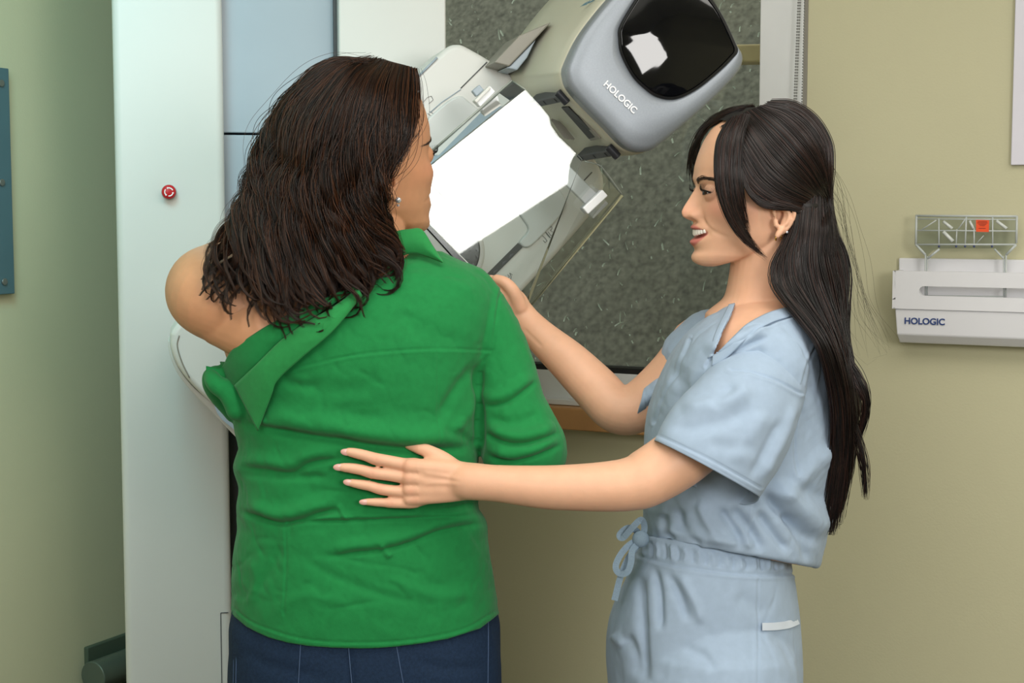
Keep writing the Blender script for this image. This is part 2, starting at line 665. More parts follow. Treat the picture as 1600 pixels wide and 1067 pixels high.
fr_out = [(1431, 336), (1589, 337), (1588, 380), (1583, 388), (1573, 394), (1571, 400), (1571, 470), (1567.5, 470), (1567.5, 402), (1562, 392), (1552, 388),
          (1470, 388), (1458, 391), (1450, 398), (1448.5, 404), (1448.5, 470), (1445, 470), (1445, 400), (1442, 394), (1435, 388), (1431, 382)]
mb = MB()
M['acryl2'] = glass_mat('rack_acrylic', (0.86, 0.89, 0.90, 1), gloss_rough=0.05)
mb.prism([pw(*p) for p in fr_out], -NB * 0.004)
mb.build('sheet', M['acryl2'], pd, smooth=False)
mb = MB()
for (a, b, r) in (((1431, 337), (1589, 338), .0022), ((1431, 342), (1589, 343), .0012), ((1432, 336), (1431, 382), .0022), ((1589, 337), (1588, 380), .0022), ((1431, 360), (1588, 361), .0014),
                  ((1467, 341), (1467, 385), .0014), ((1510, 336), (1508, 384), .0016), ((1495, 358), (1494, 384), .0012), ((1522, 356), (1522, 384), .0014),
                  ((1551, 338), (1551, 385), .0014), ((1431, 382), (1588, 382), .0018), ((1440, 359), (1463, 344), .0012), ((1497, 358), (1510, 340), .0012),
                  ((1431, 382), (1446, 398), .0024), ((1588, 382), (1572, 398), .0024), ((1446, 398), (1446, 470), .0016), ((1449, 400), (1449, 470), .001), ((1572, 398), (1571, 470), .0018), ((1568, 400), (1568, 470), .001),
                  ((1449, 404), (1468, 389), .0022), ((1568, 404), (1554, 389), .0018), ((1526, 380), (1537, 368), .0008), ((1449, 462), (1568, 463), .0012)):
    mb.tube([pw(*a, hp + .002), pw(*b, hp + .002)], [r, r], 8)
mb.build('rib', mat('acrylic_rib', (190, 196, 194), 0.15, var=0.05), pd)
mb = MB()
for (a, b, w_) in (((1474, 346), (1488, 357), .005), ((1474, 362), (1489, 377), .006), ((1515, 345), (1521, 357), .004), ((1557, 345), (1573, 357), .005)):
    MB().tube([pw(*a, hp + .003), pw(*b, hp + .003)], [w_ * .6, w_ * .6], 8).build('slanted_brace', M['frost'], pd)
mb = MB()
for (x, y) in ((1467, 385), (1494, 385), (1508, 385), (1522, 385), (1550, 385)):
    MB().sphere(pw(x, y, hp + .003), 0.0022, 10, 6).build('peg', M['navy'], pd)
st = [pw(1525, 343.5, hp + .005), pw(1545.5, 344, hp + .005), pw(1545, 362.5, hp + .005), pw(1525, 362, hp + .005)]
so = MB().prism(st, -NB * 0.0008).build('sticker', M['orange'], pd, smooth=False)
so['label'] = 'orange warning sticker'
mb = MB()
for k, (x0, x1) in enumerate(((1528, 1542), (1527, 1543), (1529, 1541), (1531, 1539), (1529, 1540))):
    y = 346 + k * 2.2 + (1.8 if k == 4 else 0)
    a = pw(x0, y, hp + .0056); b = pw(x1, y, hp + .0056)
    mb.box((a + b) / 2, (np.linalg.norm(b - a), 0.0009, 0.0003), [ER, Z, NB])
mb.build('printed_text', mat('sticker_print', (120, 34, 16), 0.6), so, smooth=False)

# ------------------------------------------------------------------ mammography machine
YAW = math.radians(12)
GR = np.array([math.cos(YAW), math.sin(YAW), 0.0])
GN = np.array([math.sin(YAW), -math.cos(YAW), 0.0])      # out of the gantry towards the patient
G0 = PY(350, 330, 2.80)
G0 = np.array([G0[0], G0[1], 0.0])


def G(px, py, h=0.0):
    return PL(np.asarray(px, float), np.asarray(py, float), G0 + GN * h, GN)


def GP(pts, h=0.0):
    p = np.asarray(pts, float)
    return G(p[:, 0], p[:, 1], h)


mach = empty('mammography_machine', (G(440, 330, -0.25)[0], G(440, 330, -0.25)[1], 0.0))
tag(mach, 'white and silver mammography machine with tilted arm and glossy black visor', 'mammography machine')


def gs_(px, h=0.0):
    """horizontal gantry coordinate of a pixel column"""
    return (G(px, 330, h) - G0) @ GR


def gpt(s, z, h):
    return G0 + GR * s + GN * h + Z * z


HT = 2.28
sA, sB, sC, sD = gs_(181), gs_(352), gs_(532), gs_(698)
# left cover
mb = MB().prism([gpt(sA, 0.04, 0), gpt(sB, 0.04, 0), gpt(sB, 0.04, -.42), gpt(sA, 0.04, -.42)], Z * HT)
cov = mb.build('left_cover', M['cover'], mach, smooth=True, bevel=0.014, seg=5)
mb = MB().prism([gpt(sC, 0.04, 0), gpt(sD, 0.04, 0), gpt(sD, 0.04, -.42), gpt(sC, 0.04, -.42)], Z * HT)
mb.build('right_cover', M['cover'], mach, smooth=True, bevel=0.004, seg=3)
# recessed grey panels between
zs = G(370, 209, -.05)[2]
zl = G(370, 640, -.05)[2]
MB().prism([gpt(sB - .02, zs + .002, -.05), gpt(sC + .01, zs + .002, -.05), gpt(sC + .01, HT, -.05), gpt(sB - .02, HT, -.05)], -GN * 0.3).build('upper_panel', M['greyp'], mach, smooth=False, bevel=0.002)
MB().prism([gpt(sB - .02, zl, -.05), gpt(sC + .01, zl, -.05), gpt(sC + .01, zs - .002, -.05), gpt(sB - .02, zs - .002, -.05)], -GN * 0.3).build('middle_panel', M['greyp'], mach, smooth=False, bevel=0.002)
MB().prism([gpt(sB - .02, .04, -.09), gpt(sC + .01, .04, -.09), gpt(sC + .01, zl, -.09), gpt(sB - .02, zl, -.09)], -GN * 0.26).build('lower_panel', M['dgrey'], mach, smooth=False)  # grey panel continued; the recess shade is put into its dark colour
MB().prism([gpt(sC - .006, .04, -.03), gpt(sC + .002, .04, -.03), gpt(sC + .002, HT, -.03), gpt(sC - .006, HT, -.03)], -GN * 0.03).build('seal_strip', M['dgrey'], mach, smooth=False)
MB().prism([gpt(sA - .03, 0, .25), gpt(sD + .03, 0, .25), gpt(sD + .03, 0, -.45), gpt(sA - .03, 0, -.45)], Z * .05).build('base', M['dgrey'], mach, smooth=False, bevel=.006)
# service hatch outline at the bottom of the left cover
hs, hz = gs_(356), G(356, 957)[2]
mb = MB()
hs = sB - .016
for (c, s) in ((gpt(hs - .004, hz - .15, .0004), (0.0016, .0012, .30)), (gpt(hs + .003, hz, .0004), (0.014, .0012, .0016))):
    mb.box(c, s, [GR, GN, Z])
mb.build('hatch_seam', M['dgrey'], cov, smooth=False)
# emergency button
bt = G(264, 300, 0.0)
bo = MB().tube([bt, bt + GN * .006], [.0135, .0125], 32).build('button_collar', M['steel'], mach, bevel=.001)
c = bt + GN * .006
b2 = MB().tube([c, c + GN * .008, c + GN * .011, c + GN * .0125], [.012, .0128, .0115, .004], 32).build('emergency_button', M['red'], mach)
c = bt + GN * .0187
mb = MB()
UPg = Z
for k in range(3):
    a = np.linspace(0, 1.45, 12) + k * 2 * PI / 3 + 0.4
    o_ = np.stack([c + (GR * math.cos(t) + Z * math.sin(t)) * .0082 for t in a])
    i_ = np.stack([c + (GR * math.cos(t) + Z * math.sin(t)) * .0064 for t in a])
    mb.prism(list(o_) + list(i_[::-1]), -GN * .0018)
    t = a[-1] + .22
    d = lambda r, t: c + (GR * math.cos(t) + Z * math.sin(t)) * r
    mb.prism([d(.0095, a[-1]), d(.0073, t), d(.0051, a[-1])], -GN * .0018)
mb.build('arrow_ring', M['whitepr'], b2, smooth=False)

# ---- C-arm body: a big rounded slab, tilted
H1 = 0.22
arm_out = [(640, 128), (668, 101), (697, 75), (715, 69), (735, 76), (790, 110), (850, 160), (905, 214), (933, 252), (944, 278), (942, 303), (926, 333),
           (880, 387), (830, 441), (790, 484), (720, 560), (620, 672), (560, 730), (515, 745), (470, 735), (400, 690), (335, 634), (303, 605), (281, 578), (269, 552), (266, 530), (273, 510), (330, 450), (450, 330), (560, 212)]
ao = smooth_poly(arm_out, 220)
arm = MB().prism(GP(ao, H1), -GN * 0.15).build('c_arm', M['cover'], mach, bevel=.018, seg=5, angle=50)
# trim lip along the lower end
lip = crom([(266, 532), (270, 553), (282, 579), (304, 606), (336, 633), (400, 690), (470, 736)], 60)
lo2 = crom([(262, 532), (266, 556), (278, 584), (300, 612), (332, 645), (396, 708), (468, 752)], 60)
MB().prism(np.concatenate([GP(lip, H1 - .05), GP(lo2, H1 - .05)[::-1]]), -GN * .08).build('lower_trim', M['cover'], arm, smooth=False, bevel=.002)
lip = crom([(334, 632), (352, 642), (372, 650), (400, 665)], 20)
lo2 = crom([(334, 632), (344, 652), (372, 676), (400, 696)], 20)
MB().prism(np.concatenate([GP(lip, H1 + .004), GP(lo2, H1 + .004)[::-1]]), -GN * .03).build('grey_trim', M['greyp'], arm, smooth=False)
# inner line following the rounded lower end
mb = MB()
mb.tube(GP(crom([(280, 524), (277, 540), (284, 565), (296, 590)], 24), H1 + .001), .0012, 6)
mb.build('edge_seam', M['taupe'], arm)


def seam(pts, r=.0011, m='blackpr', name='seam', h=H1 + .0005, n=None):
    p = np.asarray(pts, float)
    if n:
        p = crom(p, n)
    MB().tube(GP(p, h), r, 6).build(name, M[m], arm)


seam([(720, 138), (761, 97)])
seam([(905, 290), (925, 269)])
seam([(654, 119), (683, 90)], .002, 'greyp')
# raised carriage panel: lighter plate with rounded lower corner, and the long scale slot under it
car = [(735, 160), (720, 150), (700, 158), (668, 186), (640, 212), (610, 250), (640, 290), (700, 352), (742, 320), (766, 302), (788, 299), (796, 309), (804, 322), (813, 337), (822, 350), (825, 357), (823, 364),
       (815, 373), (812, 379), (816, 385), (823, 387), (831, 384), (846, 370), (866, 349), (880, 332), (885, 320), (884, 310), (872, 292), (846, 262), (810, 226), (770, 188)]
M['inner'] = mat('carriage_light_grey', (206, 208, 206), 0.42, var=0.02)
MB().prism(GP(smooth_poly(car, 160), H1 + .006), -GN * .012).build('carriage', M['inner'], arm, bevel=.004, angle=50)
seam([(672, 176), (690, 160), (720, 140)], .001, 'greyp')
mb = MB()
sl = [(809.5, 379.5), (816.5, 386.5), (762, 441), (752, 437)]
MB().prism(GP(sl, H1 + .002), -GN * .01).build('scale_slot', M['dgrey'], arm, smooth=False)
sc = MB()
for t in (0.25, .45, .7, .88):
    c = np.array([813, 383]) * (1 - t) + np.array([757, 439]) * t
    pp = [c + np.array([-2.2, 1]), c + np.array([1, -2.2]) + 1.5, c + np.array([5, 1]) - np.array([1, 2]), c + np.array([-1, 5]) + np.array([-2, 1])]
    sc.prism(GP(pp, H1 + .003), -GN * .002)
sc.build('scale_marks', mat('scale_grey', (96, 98, 104), 0.5), arm, smooth=False)
# printed position marks: short bars and outline icons


def stroke(pts, wpx, h=H1 + .0012):
    pm = MB()
    for a, b in zip(pts[:-1], pts[1:]):
        a = np.array(a, float); b = np.array(b, float)
        d = (b - a) / np.linalg.norm(b - a)
        nn = np.array([-d[1], d[0]]) * wpx / 2
        pm.prism(GP([a - nn, b - nn, b + nn, a + nn], h), -GN * .001)
    pm.build('printed_mark', M['blackpr'], arm, smooth=False)


for (a, b, w_) in (((844.5, 359), (848.5, 365), 1.4), ((847.5, 355.5), (851.5, 361), .7), ((852, 362), (860, 371.5), 1.4), ((781, 432), (791, 442), 1.4), ((779, 440), (785, 446), .7)):
    stroke([a, b], w_)
for ic in ([(856, 358), (862, 353.5), (863, 357), (860, 360), (866, 364), (861, 368.5), (856.5, 362)], [(841, 374.5), (847, 367.5), (851, 371), (855, 376), (852, 379), (849, 375.5)],
           [(793, 429), (796, 432), (791, 438), (797, 439.5), (799, 432.5), (796.5, 426.5), (801, 429.5)], [(787, 433), (790, 431)], [(661, 160), (668, 152), (674, 150), (677, 156), (670, 162)],
           [(668, 177), (674, 181)], [(671, 174), (678, 178)], [(693, 199), (697, 204)], [(700, 196), (706, 201), (703, 194)]):
    stroke(ic, .55)
# small grey grip recesses beside the patient's brow
MB().prism(GP(smooth_poly([(671, 206), (677, 201), (686, 206), (684, 211), (676, 218), (669, 222)], 40), H1 + .004), -GN * .008).build('grip', M['greyp'], arm, bevel=.003)
MB().prism(GP(smooth_poly([(680, 245), (693, 228), (706, 224), (722, 230), (716, 240), (690, 262)], 50), H1 + .012), -GN * .016).build('grip', M['inner'], arm, bevel=.005)

# grey support strip of the arm behind the head
MB().prism(GP([(771, 98), (812, 55), (862, 34), (838, 60), (796, 104)], .30), -GN * .12).build('arm_strip', M['taupe'], arm, smooth=False, bevel=.003)
MB().prism(GP([(790, 106), (797, 103), (838, 61), (824, 90), (808, 110)], .296), -GN * .10).build('arm_strip_light', M['greyp'], arm, smooth=False, bevel=.003)

# ---- tube head
face = [(884, 104), (883, 118), (889, 138), (912, 165), (945, 198), (972, 226), (990, 236), (1008, 237), (1026, 229), (1066, 196), (1112, 155), (1148, 118), (1159, 99), (1159, 84),
        (1150, 68), (1128, 22), (1104, -10), (1074, -48), (1050, -66), (1024, -66), (1000, -52), (968, -18), (936, 18), (905, 60)]
face = smooth_poly(face, 160)
fc = face.mean(0)


def fring(sc_, dx, dy, h):
    return GP((face - fc) * sc_ + fc + np.array([dx, dy]), h)


rings = [fring(.985, 1, 0, .512), fring(1.0, 0, 0, .500), fring(1.003, -2, .5, .488), fring(1.003, -7, 1, .462)]
hd = MB().loft(rings, cap=False)
# front skin: from the rim in to the visor opening
vis = [(968, 40), (966, 62), (970, 86), (988, 120), (1008, 140), (1024, 151), (1044, 156), (1064, 153), (1092, 138), (1124, 112), (1146, 90), (1153, 80), (1149, 66), (1128, 22), (1104, -12),
       (1072, -44), (1046, -50), (1020, -40), (994, -4)]
vis = smooth_poly(vis, 160)
# align start angle of the two loops
ang = np.arctan2(vis[:, 1] - vis[:, 1].mean(), vis[:, 0] - vis[:, 0].mean())


def by_angle(P_, c, ths):
    a = np.unwrap(np.arctan2(P_[:, 1] - c[1], P_[:, 0] - c[0]))
    if a[-1] < a[0]:
        P_ = P_[::-1]
        a = np.unwrap(np.arctan2(P_[:, 1] - c[1], P_[:, 0] - c[0]))
    a0 = a[0]
    A = np.concatenate([a - 2 * PI, a, a + 2 * PI])
    X = np.concatenate([P_, P_, P_])
    t = (ths - a0) % (2 * PI) + a0
    return np.stack([np.interp(t, A, X[:, 0]), np.interp(t, A, X[:, 1])], -1)


cc = np.array([1050., 60.])
ths = np.linspace(0, 2 * PI, 160, endpoint=False)
fo = by_angle(face, cc, ths)
vi = by_angle(vis, cc, ths)
head = empty('tube_head', G(1000, 100, .35))
attach(head, mach)
rings = [GP((fo - fc) + fc + [-7, 1], .462), GP(fo + [-2, .5], .488), GP(fo, .499), GP((fo - fc) * .992 + fc, .506)]
for t, hh in ((.12, .5105), (.35, .5125), (.6, .513), (.85, .513), (1.0, .512)):
    rings.append(GP(((fo - fc) * .992 + fc) * (1 - t) + vi * t, hh))
rings.append(GP(vi, .492))
bez = MB().loft(rings, cap=False).build('bezel', M['silver'], head)
rings = []
for t, hh in ((1.0, .500), (1.0, .5125), (.985, .515), (.95, .517)):
    rings.append(GP((vi - cc) * t + cc, hh))
MB().loft(rings, cap=False).build('visor_rim', M['black'], bez)
rings = []
for t in np.linspace(.965, .01, 24):
    rings.append(GP((vi - cc) * t + cc, .515 + .008 * (1 - t ** 2)))
MB().loft(rings, cap=True).build('visor', M['visor'], head)
# cream shell behind the bezel
rings = [fring(1.0, -6, 1, .468), fring(1.012, -9, 1.2, .462), fring(1.02, -16, 2, .44), fring(1.02, -40, 4, .34), fring(1.03, -82, 6, .21), fring(1.03, -96, 8, .12), fring(.92, -104, 10, .05)]
shell = MB().loft(rings).build('shell', M['cream'], head)


def under(x, y, h):
    return G(np.array(float(x)), np.array(float(y)), h)


def prism_u(pts, dn, t):
    return MB().prism(pts, dn * t)


UV = (GR + Z) / math.sqrt(2)      # up the tilted arm
UU = (GR - Z) / math.sqrt(2)      # across the tilted arm
# rails under the head with latch knobs
for (a, b) in (((840, 153), (888, 142)), ((916, 236), (967, 227))):
    pa, pb = under(*a, .315), under(*b, .452)
    ax = (pb - pa) / np.linalg.norm(pb - pa)
    s_ = np.cross(ax, UV); s_ /= np.linalg.norm(s_)
    mb = MB().box((pa + pb) / 2 - UV * .008, (np.linalg.norm(pb - pa), .013, .022), [ax, s_, UV])
    r_ = mb.build('rail', M['dgrey'], head, smooth=False, bevel=.002)
    for t in (.12, .5, .85):
        MB().box(pa * (1 - t) + pb * t - UV * .0192, (.003, .007, .001), [ax, s_, UV]).build('rail_notch', M['black'], r_, smooth=False)
    kc = pb + ax * .002 - UV * .015
    MB().tube([kc - UU * .012, kc + UU * .012], [.007, .007], 18).build('latch_knob', mat('knob_charcoal', (44, 46, 52), .4), head, bevel=.0015)
# slot under the head
q = [under(880, 156, .375), under(899, 157, .44), under(945, 210, .44), under(930, 213, .375)]
so_ = MB().prism([p - UV * .011 for p in q], UV * .018).build('light_slot', M['taupe'], head, smooth=False, bevel=.001)
q = [under(885, 160, .388), under(896, 159, .432), under(941, 205, .432), under(928, 209, .388)]
MB().prism([p - UV * .0122 for p in q], UV * .016).build('slot_opening', M['black'], so_, smooth=False)
# vents
mb = MB()
for k in range(5):
    a, b = under(862 + k * 3.2, 186 + k * 1.2, .30), under(884 + k * 3.2, 216 + k * 0.6, .30)
    ax = (b - a) / np.linalg.norm(b - a)
    mb.box((a + b) / 2, (np.linalg.norm(b - a), .0012, .004), [ax, np.cross(ax, UV), UV])
mb.build('vent_lines', M['taupe'], head, smooth=False)
# logo on the silver front, reading down to the right, and the small blue mark on the cream side
lc = G(969, 152, .5145)
la, lb = G(943, 128, .5145), G(996, 178, .5145)
text_mesh('logo', 'HOLOGIC', 0.0148, M['whitepr'], head, lc, lb - la, (G(1000, 120, .5145) - lc), .0006, 1.0, .0003)
mb = MB()
for pts in ([(906, 11), (915, 4), (920, 1), (913, 8)], [(911, 9), (919, 3), (926, -3), (917, 7)], [(917, 5), (926, 0), (930, 0), (921, 5)]):
    mb.prism([G(np.array(float(x)), np.array(float(y)), .42) for x, y in pts], -GN * .003)
mb.build('teal_mark', mat('teal_print', (52, 92, 104), .5), head, smooth=False)

# ---- breast platform
ph = [(600, 215), (640, 248), (690, 296), (728, 335), (748, 360), (757, 380), (758, 402), (752, 422), (740, 440), (722, 447), (700, 436), (660, 400), (600, 338), (560, 290), (566, 240)]
plat = MB().prism(GP(smooth_poly(ph, 140), .37), -GN * .18).build('breast_platform', M['cover'], mach, bevel=.006, angle=50)
pi_ = [(600, 222), (640, 255), (686, 300), (720, 336), (742, 364), (750, 384), (749, 404), (743, 419), (733, 424), (720, 417), (696, 390), (666, 357), (620, 308), (580, 262)]
MB().prism(GP(smooth_poly(pi_, 140), .373), -GN * .01).build('dark_front', M['dark_gloss'], plat, bevel=.002, angle=50)

# ---- face shield and its bracket
HS = .44
shield = empty('face_shield', G(800, 330, HS))
attach(shield, mach)
cl = GP([(821, 140), (846, 167), (858, 182), (861, 196), (872, 212), (910, 249), (813, 494), (653, 333), (640, 290), (657, 272)], HS)
MB().prism(cl, -GN * .004).build('front_sheet', M['acryl'], shield, smooth=False)
lw = [G(821, 140, HS), G(657, 272, HS), G(645, 262, HS - .05), G(800, 126, HS - .05)]
MB().prism(lw, -GN * .003).build('side_wing', M['acryl'], shield, smooth=False)
rw = [G(910, 249, HS), G(930, 255, HS - .01), G(942, 263, HS - .018), G(972, 305, HS - .05), G(820, 492, HS - .05), G(813, 494, HS)]
MB().prism(rw, -GN * .003).build('side_wing', M['acryl'], shield, smooth=False)
mb = MB().tube([G(972, 305, HS - .05), G(818, 491, HS - .05)], [.0028, .0022], 8)
mb.build('polished_edge', M['acryl_edge'], shield)
lm = mat('edge_grey', (150, 156, 148), .2, var=.03)
mb = MB()
mb.tube(GP(crom([(913, 252), (930, 256), (943, 264), (972, 304)], 20), HS - .03), .0012, 6)
mb.build('edge_line', lm, shield)
mb = MB()
mb.tube([G(800, 126, HS - .05), G(645, 262, HS - .05)], .0018, 6)
mb.tube([G(821, 140, HS), G(800, 126, HS - .05)], .0012, 6)
mb.build('edge_line', lm, shield)
MB().tube([G(653, 333, HS), G(745, 425, HS), G(813, 494, HS)], .0008, 6).build('lower_edge', M['frost'], shield)
# bracket bar across the top, knobs at both ends
bh = .41


def bar(p0, p1, wd, name, m, h=bh, th=.012):
    a, b = G(*map(np.array, map(float, p0)), h), G(*map(np.array, map(float, p1)), h)
    ax = (b - a) / np.linalg.norm(b - a)
    s_ = np.cross(ax, GN)
    return MB().box((a + b) / 2, (np.linalg.norm(b - a), wd, th), [ax, s_, GN]).build(name, M[m], shield, smooth=True, bevel=.002)


bar((790, 178), (930, 318), .026, 'bracket_bar', 'white')
bar((773, 165), (790, 180), .028, 'bracket_end', 'white', bh - .01)
bar((762, 171), (772, 181), .016, 'bracket_clip', 'taupe', bh - .02)
bar((744, 163), (768, 139), .014, 'left_latch', 'white', bh - .03, .02)
bar((741, 160), (764, 137), .006, 'latch_tab', 'cover', bh - .02, .02)
a = G(748, 142, .36)
bar((740, 147), (752, 137), .012, 'latch_button', 'greyp', bh - .03, .014)
bar((912, 330), (943, 301), .014, 'right_latch', 'white', bh + .008, .022)
bar((922, 338), (946, 314), .012, 'latch_plate', 'white', bh - .02, .012)

# ------------------------------------------------------------------ figure tools
def rings_world(ctrl, n, nth=64):
    """ctrl rows: cx,cy,cY, Ax,Ay,AY, Bx,By,BY, exponent -> list of world rings"""
    c = crom(np.asarray(ctrl, float), n)
    th = np.linspace(0, 2 * PI, nth, endpoint=False)
    co, si = np.cos(th), np.sin(th)
    out = []
    for r in c:
        e = 2.0 / max(r[9], 1.2)
        C = np.sign(co) * np.abs(co) ** e
        S = np.sign(si) * np.abs(si) ** e
        out.append(PY(r[0] + r[3] * C + r[6] * S, r[1] + r[4] * C + r[7] * S, r[2] + r[5] * C + r[8] * S))
    return out


def pxlimb(rows, n=40, nth=28, ry=1.0):
    """rows px,py,Y,rpx : round limb whose width in the photo plane is rpx"""
    rows = np.asarray(rows, float)
    c = crom(rows, n)
    p = PY(c[:, 0], c[:, 1], c[:, 2])
    r = c[:, 3] * c[:, 2] / FPX
    return p, r


def merge_body(name, mbuild, voxel, parent=None, m=None, smooth_iter=3, smooth_mask=None):
    """one continuous skin grown over the overlapping pieces"""
    o = obj('tmp_' + name, mbuild.v, mbuild.f, None, None)
    md = o.modifiers.new('r', 'REMESH')
    md.mode = 'VOXEL'
    md.voxel_size = voxel
    bpy.context.view_layer.update()
    me = bpy.data.meshes.new_from_object(o.evaluated_get(bpy.context.evaluated_depsgraph_get()))
    old = o.data
    bpy.data.objects.remove(o)
    bpy.data.meshes.remove(old)
    me.name = name
    n = len(me.vertices)
    co = np.empty(n * 3)
    me.vertices.foreach_get('co', co)
    co = co.reshape(-1, 3)
    ed = np.empty(len(me.edges) * 2, int)
    me.edges.foreach_get('vertices', ed)
    ed = ed.reshape(-1, 2)
    deg = np.bincount(ed.ravel(), minlength=n).astype(float)
    for it in range(smooth_iter):
        s = np.stack([np.bincount(ed[:, 0], co[ed[:, 1], k], n) + np.bincount(ed[:, 1], co[ed[:, 0], k], n) for k in range(3)], -1)
        av = s / deg[:, None]
        lam = 0.5 if smooth_mask is None else 0.5 * smooth_mask(co, it)[:, None]
        co = co + (av - co) * lam
    me.vertices.foreach_set('co', co.ravel())
    me.update()
    me.polygons.foreach_set('use_smooth', np.ones(len(me.polygons), bool))
    ob = bpy.data.objects.new(name, me)
    COL.objects.link(ob)
    if m:
        me.materials.append(m)
    attach(ob, parent)
    return ob, co


def set_color(ob, rgb):
    """rgb: n x 3 linear, per vertex"""
    at = ob.data.attributes.new('tone', 'FLOAT_COLOR', 'POINT')
    c = np.concatenate([rgb, np.ones((len(rgb), 1))], 1).astype(np.float32)
    at.data.foreach_set('color', c.ravel())


def fast_mesh(name, V, Q, m, parent, tone=None, smooth=True):
    me = bpy.data.meshes.new(name)
    V = np.asarray(V, np.float32)
    Q = np.asarray(Q, np.int32)
    k = Q.shape[1]
    me.vertices.add(len(V))
    me.vertices.foreach_set('co', V.ravel())
    me.loops.add(Q.size)
    me.loops.foreach_set('vertex_index', Q.ravel())
    me.polygons.add(len(Q))
    me.polygons.foreach_set('loop_start', np.arange(0, Q.size, k, dtype=np.int32))
    me.polygons.foreach_set('loop_total', np.full(len(Q), k, np.int32))
    me.update(calc_edges=True)
    me.validate()
    if smooth:
        me.polygons.foreach_set('use_smooth', np.ones(len(Q), bool))
    if tone is not None:
        at = me.attributes.new('tone', 'FLOAT_COLOR', 'POINT')
        c = np.concatenate([tone, np.ones((len(tone), 1))], 1).astype(np.float32)
        at.data.foreach_set('color', c.ravel())
    o = bpy.data.objects.new(name, me)
    COL.objects.link(o)
    me.materials.append(m)
    attach(o, parent)
    return o


def grid_quads(nr, nc, closed=True):
    i = np.arange(nr - 1)[:, None]
    j = np.arange(nc if closed else nc - 1)[None, :]
    a = i * nc + j
    b = i * nc + (j + 1) % nc
    return np.stack([a, b, b + nc, a + nc], -1).reshape(-1, 4)


def strands(name, lines, radii, m, parent, base, var=0.25, warm=None, sides=4):
    """lines: S x T x 3, radii: S x T"""
    S, T_, _ = lines.shape
    t = np.gradient(lines, axis=1)
    t /= np.linalg.norm(t, axis=2, keepdims=True) + 1e-9
    ref = np.array([0.23, -0.85, 0.45])
    u = np.cross(t, ref)
    u /= np.linalg.norm(u, axis=2, keepdims=True) + 1e-9
    w_ = np.cross(t, u)
    a = np.linspace(0, 2 * PI, sides, endpoint=False)
    V = lines[:, :, None, :] + radii[:, :, None, None] * (np.cos(a)[:, None] * u[:, :, None, :] + np.sin(a)[:, None] * w_[:, :, None, :])
    V = V.reshape(-1, 3)
    q = grid_quads(T_, sides)
    Q = (q[None] + (np.arange(S) * T_ * sides)[:, None, None]).reshape(-1, 4)
    b = np.array(lin(base)[:3])
    f = 1 + rng.normal(0, var, (S, 1, 1))
    tone = np.repeat(np.clip(f, .35, 2.2), T_, 1) * b
    if warm is not None:
        wv = np.array(lin(warm)[:3])
        mk = (rng.random((S, 1, 1)) ** 3)
        tone = tone * (1 - mk) + wv * mk
    tone = np.repeat(tone[:, :, None, :], sides, 2).reshape(-1, 3)
    return fast_mesh(name, V, Q, m, parent, tone)


def guide_field(guides, T_=48):
    """guides: list of lists of (px,py,Y) -> G x T x 3 px-space curves, evenly resampled"""
    out = []
    for g in guides:
        c = crom(np.asarray(g, float), 200)
        d = np.concatenate([[0], np.cumsum(np.hypot(np.diff(c[:, 0]), np.diff(c[:, 1])) + 1e-6)])
        tt = np.linspace(0, d[-1], T_)
        out.append(np.stack([np.interp(tt, d, c[:, k]) for k in range(3)], -1))
    return np.array(out)


def from_guides(field, s):
    i = np.clip(s.astype(int), 0, len(field) - 2)
    f = (s - i)[:, None, None]
    return field[i] * (1 - f) + field[i + 1] * f


def curl(n, T_, amp, waves, grow=1.0):
    """smooth random lateral wave per strand, growing towards the tip"""
    t = np.linspace(0, 1, T_)
    ph = rng.random((n, 1)) * 2 * PI
    fr = waves * (1 + rng.normal(0, .15, (n, 1)))
    return amp * np.sin(2 * PI * fr * t + ph) * t ** grow


# skin
SKIN1 = (228, 178, 146)
SKIN2 = (206, 150, 112)
M['skin'] = mat('skin_fair', SKIN1, 0.48, var=0.05, nscale=60, bump=0.08, bscale=900, sss=0.12, attr='tone', spec=0.4)
M['skin2'] = mat('skin_tan', SKIN2, 0.46, var=0.06, nscale=60, bump=0.08, bscale=900, sss=0.12, attr='tone', spec=0.4)
M['hair'] = mat('hair_dark', (24, 18, 16), 0.36, var=0.1, nscale=30, attr='tone', spec=0.38)
M['haircap'] = mat('hair_under', (15, 11, 10), 0.6, var=0.2, nscale=60)
M['lash'] = mat('lash_black', (14, 11, 10), 0.6)
M['sclera'] = mat('eye_white', (232, 226, 222), 0.15, var=0.02)
M['iris'] = mat('iris_brown', (40, 24, 16), 0.1, var=0.2)
M['teeth'] = mat('teeth', (240, 234, 224), 0.25, var=0.02)
M['mouth'] = mat('mouth_inside', (84, 30, 28), 0.5)
M['nail'] = mat('nail_pink', (226, 176, 164), 0.22, var=0.02, coat=.4)
M['gold'] = mat('gold', (222, 178, 84), 0.22, metal=1.0, var=.03)
M['gem'] = mat('crystal', (226, 230, 236), 0.05, metal=.6, var=.05)

